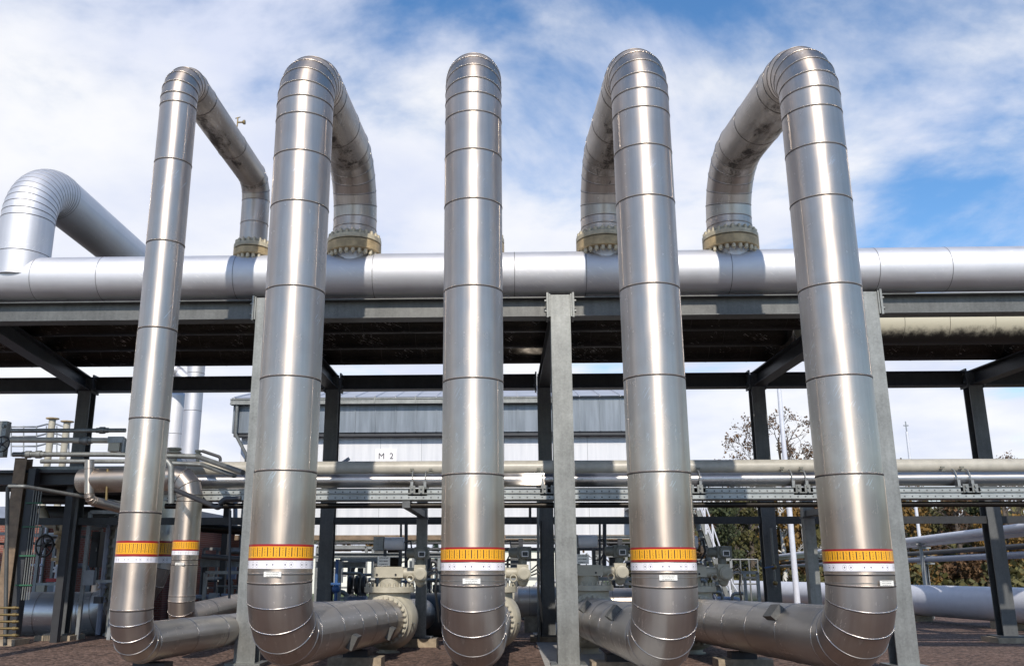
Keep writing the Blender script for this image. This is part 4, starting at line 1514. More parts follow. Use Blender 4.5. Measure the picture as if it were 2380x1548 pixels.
for (u, vt, Y, wd_, mt, lab, bk_) in (
        (1632, 1140, 54, 3.2, 'leaf_rust', 'rust brown tree seen through the steep stair', 'bark'),
        (1690, 1165, 50, 3.0, 'leaf_dark', 'dark green tree just right of the steep stair', 'bark'),
        (1748, 1140, 53, 3.2, 'leaf_olive', 'olive tree between the stair and the rear column', 'bark'),
        (1822, 1128, 52, 2.8, 'leaf_ochre', 'bright ochre tree behind the tall pale lamp post', 'birch_bark'),
        (1872, 1140, 56, 2.8, 'leaf_rust', 'brown leaved birch close left of the rightmost riser', 'birch_bark'),
        (1945, 1135, 57, 3.0, 'leaf_olive', 'olive tree hidden for the most part by the rightmost riser', 'bark'),
        (2110, 1130, 50, 3.4, 'leaf_ochre', 'bright ochre tree right beside the rightmost column', 'bark'),
        (2170, 1150, 54, 3.4, 'leaf_olive', 'olive tree behind the slim pale post', 'bark'),
        (2235, 1128, 51, 3.3, 'leaf_rust', 'rust brown tree between the slim post and the far right column', 'bark'),
        (2295, 1140, 55, 3.4, 'leaf_dark', 'dark green tree behind the far right column', 'bark'),
        (2352, 1125, 50, 3.4, 'leaf_ochre', 'ochre tree at the right edge of the picture', 'bark'),
        (2420, 1130, 54, 3.5, 'leaf_olive', 'olive tree cut off by the right edge', 'bark')):
    leafy_tree(u, vt, Y, wd_, mt, lab, 3400, 0.10, bk_)
bare_tree(1832, 955, 62, 8.0, 'leaf_rust', 'tall half bare tree with brown leaves behind the lamp post', 2600, 0.065)
bare_tree(1712, 1050, 58, 4.5, 'leaf_rust', 'low bare tree with twigs showing over the beige pipe', 300, 0.06)
bare_tree(2088, 1040, 60, 4.0, 'leaf_rust', 'half bare tree peeping out right of the rightmost riser', 1100, 0.065)
bare_tree(2350, 1045, 60, 5.0, 'leaf_rust', 'wide bare tree over the beige pipe at the right edge', 900, 0.06)
bare_tree(1418, 1262, 75, 4.0, 'leaf_rust', 'small bare tree far off between the centre column and the fourth riser', 250, 0.10)
for (u, vt, Y, wd_, mt, lab) in ((778, 1252, 70, 3.0, 'leaf_rust', 'small far rust tree under the white building at left'),
                                 (858, 1250, 74, 3.0, 'leaf_ochre', 'small far ochre tree under the white building')):
    leafy_tree(u, vt, Y, wd_, mt, lab, 700, 0.2)
# unseen tree belt added behind the camera to block horizon glow in the jackets
mb = MB()
rnd = random.Random(11)
for _ in range(9000):
    x = rnd.uniform(-70, 70)
    p = Vector((x, -48 - rnd.uniform(0, 5), rnd.random() * (7.5 + 1.5 * math.sin(x * 0.5) + 1.0 * math.sin(x * 1.7))))
    a = Vector((rnd.gauss(0, 1), rnd.gauss(0, 1), rnd.gauss(0, 1))).normalized()
    u_ = perp(a); v_ = a.cross(u_)
    s = rnd.uniform(0.4, 0.8)
    mb.add([p - u_ * s, p + v_ * s, p + u_ * s, p - v_ * s], [(0, 1, 2, 3)])
tag(mb.build('far_wood', 'leaf_olive'), 'added unseen tree belt behind the viewer that blocks horizon glow in reflections', 'wood', None, 'stuff')
# far conifers
for u, vt, lab in ((928, 1254, 'far conifer right of the dark leg under the white building'), (1012, 1262, 'far conifer just left of the middle riser'),
                   (505, 1262, 'far conifer left of the pale left column')):
    b0 = at(u, 1325, 80)
    H = at(u, vt, 80).z
    rnd = random.Random(u)
    root = thing('conifer', lab, 'tree', (b0.x, 80, 0), 'far conifers')
    mb = MB(); mb.tube([(b0.x, 80, 0), (b0.x, 80, H)], [0.15, 0.03], 6); mb.build('trunk', 'bark', root)
    mb = MB()
    for k in range(700):
        h_ = rnd.random() ** 0.7
        rr_ = (1 - h_) * 1.5 * rnd.random() ** 0.5 + 0.05
        an = rnd.uniform(0, 6.28)
        p = Vector((b0.x + rr_ * math.cos(an), 80 + rr_ * math.sin(an), 0.4 + h_ * (H - 0.4)))
        o = Vector((math.cos(an), math.sin(an), -0.5)) * 0.3
        s_ = Vector((-math.sin(an), math.cos(an), 0)) * 0.09
        mb.add([p - s_, p + s_, p + o], [(0, 1, 2)])
    mb.build('crown', 'leaf_conifer', root)
# undergrowth behind the ground pipes
mb = MB()
rnd = random.Random(3)
for _ in range(5200):
    x = rnd.uniform(10, 36)
    y = rnd.uniform(46, 49.5)
    hh = 1.1 + 0.7 * math.sin(x * 1.3) + 0.5 * math.sin(x * 3.1 + 1)
    p = Vector((x, y, rnd.random() * max(0.4, hh)))
    a = Vector((rnd.gauss(0, 1), rnd.gauss(0, 1), rnd.gauss(0, 1))).normalized()
    u_ = perp(a); v_ = a.cross(u_)
    s = rnd.uniform(0.06, 0.2)
    mb.add([p - u_ * s, p + v_ * s, p + u_ * s, p - v_ * s], [(0, 1, 2, 3)])
tag(mb.build('undergrowth', 'leaf_olive'), 'low tangled shrubs along the far edge of the gravel', 'shrubs', None, 'stuff')
mb = MB()
rnd = random.Random(5)
for _ in range(8500):
    x = rnd.uniform(8, 60)
    y = rnd.uniform(62, 72)
    p = Vector((x, y, rnd.random() * (5.2 + 1.0 * math.sin(x * 0.9))))
    a = Vector((rnd.gauss(0, 1), rnd.gauss(0, 1), rnd.gauss(0, 1))).normalized()
    u_ = perp(a); v_ = a.cross(u_)
    s = rnd.uniform(0.25, 0.55)
    mb.add([p - u_ * s, p + v_ * s, p + u_ * s, p - v_ * s], [(0, 1, 2, 3)])
tag(mb.build('far_wood', 'leaf_olive'), 'brownish mass of woodland behind the autumn trees', 'wood', None, 'stuff')

# ------------------------------------------------------------------ left side
# big low pipe turning up behind the thinnest riser
YL = 22.5
z = at(150, 1427, YL).z
xc = at(345, 1380, YL).x
pts, rg = rounded([(at(-200, 1427, YL).x, YL, z), (xc, YL, z), (xc, YL, 4.0), (xc, 28.5, 4.0)], [1.5, 0.6], [7, 4])
root = thing('insulated_pipe', 'fat shaded silver pipe low at left that turns up behind the thinnest riser', 'pipe', (xc, YL, 0))
mb = MB()
clad(mb, pts, 0.52, 40, {0: [0.8 * k for k in range(1, 5)]}, g=0.006)
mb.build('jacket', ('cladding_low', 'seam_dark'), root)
sleeve('marker_band', 'warning_band', root, Vector((xc, YL, 0)), None, 0.526, at(345, 1292, YL - .5).z, at(345, 1256, YL - .5).z)
sleeve('pictogram_sleeve', 'pictogram_band', root, Vector((xc, YL, 0)), None, 0.5255, at(345, 1308, YL - .5).z, at(345, 1293, YL - .5).z)
p = at(228, 1380, YL)
mb = MB()
mb.lathe((p.x, YL, z + 0.46), (0, 0, 1), [(0, 0.17), (0.30, 0.17), (0.305, 0.13)], 24)
mb.build('stub', 'cladding', root)
# second, smaller riser with band behind the thinnest one
Y2 = 16.0
xr2 = at(432, 1270, Y2).x
z2 = at(440, 1110, Y2).z
zl2 = at(425, 1437, Y2).z
pe = at(640, 1380, 27.0)
pts, rg = rounded([pe, (xr2, Y2, zl2), (xr2, Y2, z2), (xr2 - 2.2, Y2 + 0.5, z2)], [0.30, 0.33], [3, 3])
root = thing('insulated_pipe', 'short slim silver riser with orange band behind and right of the thinnest tall loop', 'pipe', (xr2, Y2, 0))
mb = MB()
i = rg[0][1]
zz = pts[i].z
clad(mb, pts, 0.222, 36, {0: [3, 6, 9], i: [0.07, at(432, 1300, Y2).z - zz, at(432, 1312, Y2).z - zz, at(432, 1165, Y2).z - zz]}, g=0.006)
mb.build('jacket', SEAMD, root)
cc = Vector((xr2, Y2, 0))
sleeve('marker_band', 'warning_band', root, cc, None, 0.227, at(432, 1279, Y2 - .2).z, at(432, 1255, Y2 - .2).z)
sleeve('pictogram_sleeve', 'pictogram_band', root, cc, None, 0.2265, at(432, 1289, Y2 - .2).z, at(432, 1279.5, Y2 - .2).z)
p = at(418, 1310, Y2 - 0.225)
mb = MB(); mb.box((p.x, Y2 - 0.226, p.z), (0.17, 0.008, 0.045), 0, Matrix.Rotation(R(-12), 3, 'Z')); mb.build('name_tag', 'print_plate', root)

# tangle of thin pipes high at left: (name, points px+Y, radius, material, label)
thin = [
    ([(20, 1001, 17.5), (292, 1000, 17.5)], 0.042, 'galvanised', 'topmost thin galvanised pipe at left, running to the thinnest riser'),
    ([(20, 1022, 17.4), (292, 1024, 17.4)], 0.055, 'beige_paint', 'second thin pipe at left, with unions and a small box below'),
    ([(30, 1056, 16.8), (250, 1056, 16.8), (460, 1061, 16.8), (565, 1098, 14.9)], 0.045, 'galvanised', 'thin pipe passing behind the thinnest riser and bending down to the right'),
    ([(95, 1072, 16.6), (310, 1072, 16.6), (470, 1080, 16.6), (545, 1106, 15.4)], 0.04, 'galvanised', 'slimmer pipe just under the one that bends down to the right'),
    ([(20, 1130, 15.5), (55, 1130, 15.5), (300, 1172, 17.5)], 0.032, 'galvanised', 'thin pipe sloping down to the right below the dark platform'),
    ([(400, 1135, 15.6), (512, 1182, 14.6), (516, 1160, 14.6), (560, 1158, 14.6)], 0.042, 'dark_steel', 'thin dark pipe kinked upwards left of the pale left column'),
    ([(398, 1170, 15.5), (398, 1085, 15.5), (388, 1070, 15.5), (340, 1070, 15.5)], 0.055, 'galvanised', 'bent pipe like a walking stick beside the slim riser'),
    ([(470, 1048, 17.0), (512, 1062, 17.0), (512, 1072, 17.0)], 0.03, 'dark_steel', 'short dark bent handrail above the beige pipe end'),
    ([(250, 1090, 16.2), (250, 1095, 16.2), (247, 1162, 16.2)], 0.022, 'brass', 'thin brass tube hanging left of the thinnest riser'),
    ([(40, 1128, 18.8), (18, 1128, 18.8), (12, 1500, 18.8)], 0.04, 'galvanised_dull', 'upright thin pipe at the far left edge'),
    ([(470, 1226, 22.5), (575, 1233, 22.0)], 0.11, 'cladding_shaded', 'short dark pipe left of the pale left column, under the tie beam'),
    ([(470, 1292, 20.3), (575, 1300, 20.3)], 0.06, 'dark_steel', 'low dark rail pipe left of the pale left column'),
    ([(535, 1186, 14.7), (533, 1390, 14.7)], 0.022, 'dark_steel', 'thin upright rod left of the pale left column'),
    ([(547, 1165, 24), (547, 1240, 24)], 0.06, 'pipe_blue_grey', 'short blue grey upright conduit left of the pale left column'),
    ([(1232, 1180, 20.7), (1232, 1215, 20.7)], 0.03, 'dark_steel', 'short conduit stub on the column behind the centre column'),
    ([(1250, 1100, 20.6), (1252, 1490, 20.6)], 0.03, 'galvanised', 'thin conduit up the shaded column behind the centre column'),
    ([(1258, 1210, 20.7), (1258, 1500, 20.7)], 0.02, 'black', 'black cable running down the shaded column'),
    ([(1405, 1215, 24), (1405, 1330, 24)], 0.05, 'dark_steel', 'dark upright pipe behind the valve right of the centre column'),
    ([(1394, 1215, 24.2), (1394, 1340, 24.2)], 0.03, 'dark_steel', 'thinner dark upright pipe next to the one behind the right valve'),
    ([(944, 1215, 24), (944, 1330, 24)], 0.045, 'dark_steel', 'dark upright pipe left of the lone square post'),
    ([(932, 1215, 24.2), (932, 1310, 24.2)], 0.03, 'dark_steel', 'slim dark upright pipe behind the tank of the left valve'),
]
for P, r, mt, lab in thin:
    pts = [at(*q) for q in P]
    if len(pts) > 2:
        pts, _ = rounded(pts, [max(r * 2, 0.06)] * (len(pts) - 2), [4] * (len(pts) - 2))
    mb = MB(); mb.tube(pts, r, 10)
    tag(mb.build('thin_pipe', mt), lab, 'pipe', 'thin pipes')

# unions and flanges on the left thin pipes
for u, v, Y, r, lab in ((238, 1000, 17.5, 0.07, 'pipe union on the topmost thin pipe'), (200, 1024, 17.4, 0.085, 'pipe union on the second thin pipe'),
                        (66, 1056, 16.8, 0.07, 'left union on the pipe under the platform rail'), (90, 1056, 16.8, 0.075, 'right union on the pipe under the platform rail')):
    p = at(u, v, Y)
    mb = MB()
    mb.lathe(p, (1, 0, 0), [(-0.12, r * 0.75), (-0.05, r * 0.75), (-0.05, r), (0.05, r), (0.05, r * 0.75), (0.12, r * 0.75)], 10)
    tag(mb.build('pipe_union', 'galvanised'), lab, 'fitting', 'pipe unions at left')
p = at(268, 1040, 17.2)
root = thing('junction_box', 'small beige box hanging below the thin pipes left of the thinnest riser', 'box', p - Vector((0, 0, 0.1)))
mb = MB(); mb.box(p, (0.22, 0.16, 0.16)); mb.build('case', 'beige_valve', root)
mb = MB(); mb.tube([p + Vector((0.16, 0, 0.15)), p + Vector((0.16, 0, -0.12))], 0.045, 10); mb.box(p + Vector((0.0, 0, 0.15)), (0.3, 0.08, 0.12)); mb.build('bracket', 'steel_grey', root)

# small clad elbow below the platform
a_, b2, c2 = at(208, 1070, 16.3), at(207, 1162, 16.3), at(330, 1195, 17.6)
pts, rg = rounded([a_, b2, c2], [0.14], [4])
mb = MB(); clad(mb, pts, 0.085, 24, {0: [0.15]}, h=0.004, wd=0.006, g=0.004)
tag(mb.build('clad_elbow_pipe', SEAMD), 'short shiny clad pipe with an elbow hanging under the dark platform', 'pipe')

# dark platform
p0, p1 = at(78, 1100, 19.6), at(372, 1100, 19.6)
zP = at(200, 1098, 19.6).z
root = thing('platform', 'dark steel platform deck at left with beams underneath', 'platform', (p0.x, 19.6, 0))
mb = MB(); mb.span((p0.x - 3.0, 19.6, zP), (p1.x, 25.5, zP + 0.06)); mb.build('deck', 'dark_steel', root)
mb = MB()
for k in range(4):
    y = 19.8 + k * 1.7
    mb.span((p0.x - 2.0, y, zP - 0.24), (p1.x - 0.02, y + 0.14, zP - 0.003))
mb.build('beam', 'dark_steel', root)
for (xx, yy) in ((p0.x + 0.15, 25.2), (p1.x - 0.2, 25.2), (p0.x + 0.6, 20.2)):
    mb = MB(); mb.box((xx, yy, (zP - 0.25) / 2), (0.16, 0.16, zP - 0.25)); mb.build('leg', 'dark_steel', root)
mb = MB()
mb.box(((p0.x + p1.x) / 2, 19.9, zP + 0.11), (p1.x - p0.x + 1.0, 0.3, 0.09))
tag(mb.build('cable_tray', 'galvanised'), 'short galvanised tray lying on the front edge of the dark platform', 'cable tray')
for k, (v, Y, r, lab) in enumerate(((1160, 22.0, 0.11, 'upper of two dark pipes under the platform'), (1196, 23.5, 0.24, 'thick dark pipe low under the platform'),
                                    (1138, 21.0, 0.08, 'slim dark pipe close beneath the platform deck'))):
    a_, b2 = at(60, v, Y), at(372, v + 6, Y)
    mb = MB(); mb.tube([a_, b2], r, 14)
    tag(mb.build('shaded_pipe', 'dark_steel'), lab, 'pipe', 'dark pipes under the platform')

# left edge frame: brown column, dark column, conduits, coil of tubes
x = at(33, 1250, 19.5).x
root = thing('steel_frame_post', 'rust brown steel column with conduits at the far left edge', 'column', (x, 19.5, 0))
mb = MB(); ibeam(mb, (x, 19.5, 0.12), (x, 19.5, at(33, 1066, 19.5).z), 0.26, 0.28, side=(0, 1, 0)); mb.build('column', 'brown_steel', root)
mb = MB(); mb.box((x + 0.24, 19.55, 1.9), (0.16, 0.22, 3.5)); mb.build('side_channel', 'dark_steel', root)
mb = MB(); mb.box((x + 0.1, 19.5, 0.06), (0.7, 0.6, 0.12)); mb.build('footing', 'concrete', root)
for k in range(4):
    mb = MB(); mb.tube([(x + 0.38 + 0.05 * k, 19.4, 0.9), (x + 0.36 + 0.055 * k, 19.4, 3.2)], 0.013, 6); mb.build('conduit', 'galvanised', root)
mb = MB()
for zc_ in (1.2, 1.8, 2.4, 2.9):
    mb.box((x + 0.40, 19.38, zc_), (0.36, 0.03, 0.03))
mb.build('conduit_clip', 'green_paint', root)
for k in range(5):
    p = at(0, 1412 + 16 * k, 18.0)
    q = at(44, 1412 + 16 * k, 18.0)
    mb = MB(); mb.tube([p - Vector((0.4, 0, 0)), q], 0.022, 8); mb.lathe(q - Vector((0.12, 0, 0)), (1, 0, 0), [(0, 0.035), (0.07, 0.035)], 8)
    tag(mb.build('thin_pipe', 'brass'), 'one of five short brass tubes stacked at the lower left edge', 'pipe', 'stacked brass tubes')
# post with handwheel at the very left
p = at(8, 1020, 16.5)
root = thing('valve_post', 'short galvanised post with black handwheel at the upper left edge', 'valve', (p.x, 16.5, at(8, 1062, 16.5).z))
mb = MB(); mb.span(at(-8, 1062, 16.5) + Vector((0, -.08, 0)), at(22, 980, 16.5) + Vector((0, .08, 0)))
for k in range(3):
    mb.box(at(8, 990 + 25 * k, 16.4) , (0.05, 0.05, 0.05))
mb.build('post', 'galvanised', root)


def handwheel(parent, c, axis, r, mat='black'):
    d = Vector(axis).normalized(); u = perp(d); v = d.cross(u)
    mb = MB()
    mb.tube([Vector(c) + (u * math.cos(2 * math.pi * k / 24) + v * math.sin(2 * math.pi * k / 24)) * r for k in range(25)], r * 0.10, 8)
    for k in range(5):
        an = 2 * math.pi * k / 5 + 0.3
        mb.tube([Vector(c), Vector(c) + (u * math.cos(an) + v * math.sin(an)) * r], r * 0.07, 6)
    mb.lathe(c, d, [(-0.03, r * 0.2), (0.03, r * 0.2)], 12)
    return mb.build('handwheel', mat, parent)


handwheel(root, at(4, 1032, 16.2), (0, -1, 0.1), 0.14)

# gate valve with black handwheel before the brick building
p = at(103, 1268, 21.9)
root = thing('gate_valve', 'beige gate valve with big black five spoked handwheel at left', 'valve', (p.x, 21.9, p.z - 0.5))
handwheel(root, p, (-0.25, -1, 0), 0.25)
c = at(150, 1262, 22.2)
mb = MB()
mb.tube([p, c], 0.03, 8)
mb.build('stem', 'dark_steel', root)
mb = MB()
mb.lathe(c, (0, 0, 1), [(-0.5, 0.16), (-0.42, 0.16), (-0.42, 0.26), (-0.34, 0.26), (-0.34, 0.15), (0.2, 0.17), (0.2, 0.27), (0.28, 0.27), (0.28, 0.15), (0.5, 0.15)], 20)
mb.ball(c, 0.22, 16, 10)
mb.build('body', 'beige_dirty', root)
c = at(120, 1215, 22.4)
mb = MB()
pts, _ = rounded([c + Vector((-0.3, 0, 0.35)), c + Vector((-0.1, 0, -0.02)), c + Vector((0.5, 0, -0.05))], [0.2], [5])
mb.tube(pts, 0.11, 14)
mb.lathe(c + Vector((0.12, 0, -0.05)), (1, 0, 0), [(0, 0.17), (0.07, 0.17)], 16)
tag(mb.build('bent_pipe', 'beige_valve'), 'thick bent beige pipe above the black handwheel', 'pipe')
for u, v0, v1, lab in ((262, 1200, 1390, 'stack of dark flanged valves right behind the thinnest riser'), (172, 1180, 1260, 'dark flanged valve above the gate valve')):
    c = at(u, (v0 + v1) / 2, 22.0)
    h_ = (at(u, v0, 22.0).z - at(u, v1, 22.0).z) / 2
    mb = MB()
    prof = []
    k = -h_
    while k < h_:
        prof += [(k, 0.10), (k + 0.06, 0.10), (k + 0.06, 0.17), (k + 0.13, 0.17), (k + 0.13, 0.11)]
        k += 0.22
    mb.lathe(c, (0, 0, 1), prof, 16)
    tag(mb.build('flanged_valve', 'olive_grey'), lab, 'valve', 'dark flanged valves')

# brick building
YK = 26.3
x0, x1 = at(-140, 1290, YK).x, at(385, 1290, YK).x
zk = at(150, 1206, YK).z
root = thing('brick_building', 'low red brick building with flat roof edge behind the left pipes', 'building', (x0, YK, 0))
mb = MB(); mb.span((x0, YK, 0), (x1, YK + 8, zk)); mb.build('wall', 'brick', root)
mb = MB(); mb.span((x0 - 0.2, YK - 0.2, zk + 0.002), (x1 + 0.2, YK + 8.2, zk + 0.35)); mb.build('roof', 'pipe_blue_grey', root)
for u, v0, v1 in ((122, 1238, 1265),):
    a_, b2 = at(u - 22, v1, YK - 0.02), at(u + 10, v0, YK - 0.02)
    mb = MB(); mb.span((a_.x, YK - 0.05, a_.z), (b2.x, YK - 0.004, b2.z)); wf = mb.build('window', 'white_paint', root)
    mb = MB(); mb.span((a_.x + .05, YK - 0.065, a_.z + .05), (b2.x - .05, YK - 0.052, b2.z - .05)); mb.build('pane', 'window_dark', wf)
# ladder / conduits on the brick wall
p = at(80, 1215, 25.5)
root = thing('ladder', 'pale cage ladder standing before the brick building', 'ladder', (p.x, 25.5, 0))
mb = MB()
for dx in (0, 0.4):
    mb.tube([(p.x + dx, 25.5, 0), (p.x + dx, 25.5, 3.1)], 0.03, 8)
mb.build('rail', 'galvanised', root)
for k in range(10):
    mb = MB()
    mb.tube([(p.x, 25.5, 0.25 + 0.28 * k), (p.x + 0.4, 25.5, 0.25 + 0.28 * k)], 0.015, 6)
    mb.build('rung', 'galvanised', root)
for u, lab in ((101, 'left of two pale conduits on the brick wall'), (109, 'right of two pale conduits on the brick wall')):
    p = at(u, 1215, 26.2)
    mb = MB(); mb.tube([(p.x, 26.2, 0.9), (p.x, 26.2, zk)], 0.035, 8)
    tag(mb.build('thin_pipe', 'white_paint'), lab, 'pipe', 'thin pipes')
# cabinets
for u0, u1, v0, v1, Y, mt, lab in ((237, 262, 1238, 1312, 23.6, 'cabinet_blue', 'blue grey switch cabinet hung in the shade left of the thinnest riser'),
                                   (206, 234, 1235, 1318, 23.8, 'dark_steel', 'black switch cabinet beside the blue grey one'),
                                   (185, 222, 1350, 1400, 24.0, 'box_grey', 'grey box behind the fat low pipe, right of the rear column'),):
    a_, b2 = at(u0, v1, Y), at(u1, v0, Y)
    root = thing('cabinet', lab, 'cabinet', ((a_.x + b2.x) / 2, Y, a_.z), 'cabinets at left')
    mb = MB(); mb.span((a_.x, Y, a_.z), (b2.x, Y + 0.3, b2.z)); mb.build('case', mt, root)
    mb = MB(); mb.span((a_.x + .02, Y - 0.02, a_.z + .03), (b2.x - .02, Y - 0.002, b2.z - .03)); dr = mb.build('door', mt, root)
    mb = MB(); mb.box((b2.x - 0.05, Y - 0.03, (a_.z + b2.z) / 2), (0.02, 0.02, 0.1)); mb.build('handle', 'galvanised', dr)
    mb = MB()
    for xx in (a_.x + .04, b2.x - .04):
        mb.tube([(xx, Y + 0.15, 0), (xx, Y + 0.15, a_.z + 0.02)], 0.025, 6)
    mb.build('leg', 'dark_steel', root)
a_, b2 = at(103, 1402, 24.0), at(146, 1352, 24.0)
root = thing('storage_box', 'grey box with bright red lid standing behind the fat low pipe', 'box', ((a_.x + b2.x) / 2, 24.0, 0))
mb = MB(); mb.span((a_.x, 24.0, 0.0), (b2.x, 24.5, b2.z)); mb.build('case', 'box_grey', root)
mb = MB(); mb.span((a_.x - .02, 23.97, b2.z + 0.002), (b2.x + .02, 24.53, b2.z + 0.09)); mb.build('lid', 'red_paint', root)

# exhaust duct and vessel beyond
YS = 27.0
x = at(446, 980, YS).x
zt = at(446, 868, YS).z
root = thing('exhaust_stack', 'tall grey duct with a bent arm at its top behind the slim riser', 'stack', (x, YS, 0))
mb = MB()
clad(mb, [(x, YS, 0), (x, YS, zt + 0.8)], 0.265, 32, {0: [at(446, 1060, YS).z, at(446, 955, YS).z, at(446, 868, YS).z]}, g=0.008)
mb.build('duct', ('cladding_pale', 'seam_dark'), root)
mb = MB()
pts, _ = rounded([(x - 0.1, YS - 0.1, zt - 0.35), (x - 0.55, YS, zt + 0.05), (x - 1.4, YS, zt + 0.5)], [0.4], [4])
clad(mb, pts, 0.17, 24, None, g=0.004)
mb.build('side_arm', ('cladding_pale', 'seam_dark'), root)
x = at(407, 980, 28.2).x
root = thing('tank', 'upright pale steel vessel left of the tall grey duct', 'tank', (x, 28.2, 0))
mb = MB()
zv = at(407, 925, 28.2).z
clad(mb, [(x, 28.2, 0), (x, 28.2, zv)], 0.42, 32, {0: [at(407, 1010, 28.2).z]}, g=0.008)
mb.ball((x, 28.2, zv), 0.42, 28, 12, 0, (1, 1, 0.55))
mb.build('shell', ('cladding_pale', 'seam_dark'), root)
for u, v, lab in ((405, 1047, 'beige flanged nozzle just right of the thinnest riser'), (461, 1052, 'small beige nozzle right of the tall duct')):
    p = at(u, v, 18.0)
    mb = MB()
    k_ = 1.0 if u < 450 else 0.5
    mb.lathe(p - Vector((0, 0, 0.12)), (0, 0, 1), [(-0.1, 0.07 * k_), (0.06, 0.07 * k_), (0.06, 0.14 * k_), (0.1, 0.14 * k_), (0.1, 0.09 * k_), (0.13, 0.09 * k_), (0.13, 0.14 * k_), (0.17, 0.14 * k_)], 16)
    tag(mb.build('nozzle', 'beige_valve'), lab, 'fitting', 'beige nozzles')
# vents and railing
for u, v, lab in ((122, 976, 'taller of two beige vent pipes with flat caps at left'), (156, 983, 'shorter of two beige vent pipes with flat caps')):
    p = at(u, v, 28)
    root = thing('vent_pipe', lab, 'vent', (p.x, 28, zk), 'beige vent pipes')
    mb = MB(); mb.tube([(p.x, 28, 0.0), (p.x, 28, p.z)], 0.105, 16); mb.build('pipe', 'beige_valve', root)
    mb = MB(); mb.lathe((p.x, 28, p.z + 0.01), (0, 0, 1), [(0, 0.13), (0.02, 0.2), (0.05, 0.2)], 18); mb.build('cap', 'beige_dirty', root)
root = thing('railing', 'thin pale railing on the roof behind the vent pipes', 'railing', at(90, 1045, 29))
mb = MB()
for v in (990, 1012, 1035):
    mb.tube([at(26, v + 2, 29), at(85, v + 2, 29), at(108, v - 4, 31), at(132, v - 4, 31), at(160, v + 6, 29)], 0.022, 6)
mb.build('rail', 'steel_grey', root)
for u in (26, 55, 85, 108, 132, 160):
    mb = MB(); mb.tube([at(u, 1060, 29), at(u, 990, 29)], 0.022, 6); mb.build('post', 'steel_grey', root)

# ------------------------------------------------------------------ middle distance seen between the risers
# cream hall
YC = 62.0
x0, x1 = at(1150, 1300, YC).x, at(1335, 1300, YC).x
zc0 = at(1200, 1278, YC).z
root = thing('far_hall', 'small cream hall far behind the valves right of the middle riser', 'building', (x0, YC, 0))
mb = MB(); mb.span((x0, YC, 0), (x1, YC + 8, zc0)); mb.build('wall', 'cream_wall', root)
mb = MB(); mb.span((x0 - .2, YC - .2, zc0 + 0.003), (x1 + .2, YC + 8.2, zc0 + 0.25)); mb.build('roof', 'cladding_pale', root)
for u in (1222, 1262):
    a_, b2 = at(u - 14, 1345, YC), at(u + 12, 1302, YC)
    mb = MB(); mb.span((a_.x, YC - 0.06, max(0.05, a_.z)), (b2.x, YC - 0.003, b2.z)); wf = mb.build('window', 'steel_grey', root)
    mb = MB(); mb.span((a_.x + .1, YC - 0.08, max(0.15, a_.z + .1)), (b2.x - .1, YC - 0.062, b2.z - .1)); mb.build('pane', 'label_white', wf)
x0, x1 = at(470, 1300, YC).x, at(1010, 1300, YC).x
zc0 = at(700, 1292, YC).z
root = thing('far_hall', 'long low cream hall far off at left between the pale column and the middle riser', 'building', (x0, YC, 0))
mb = MB(); mb.span((x0, YC, 0), (x1, YC + 8, zc0)); mb.build('wall', 'cream_wall', root)
mb = MB(); mb.span((x0 - .2, YC - .2, zc0 + 0.003), (x1 + .2, YC + 8.2, zc0 + 0.3)); mb.build('roof', 'cladding_pale', root)
for u in (500, 530, 790, 960, 995):
    a_, b2 = at(u - 9, 1325, YC), at(u + 9, 1302, YC)
    mb = MB(); mb.span((a_.x, YC - 0.06, max(0.05, a_.z)), (b2.x, YC - 0.003, b2.z)); wf = mb.build('window', 'steel_grey', root)
    mb = MB(); mb.span((a_.x + .06, YC - 0.08, max(0.15, a_.z + .06)), (b2.x - .06, YC - 0.062, b2.z - .06)); mb.build('pane', 'window_dark', wf)

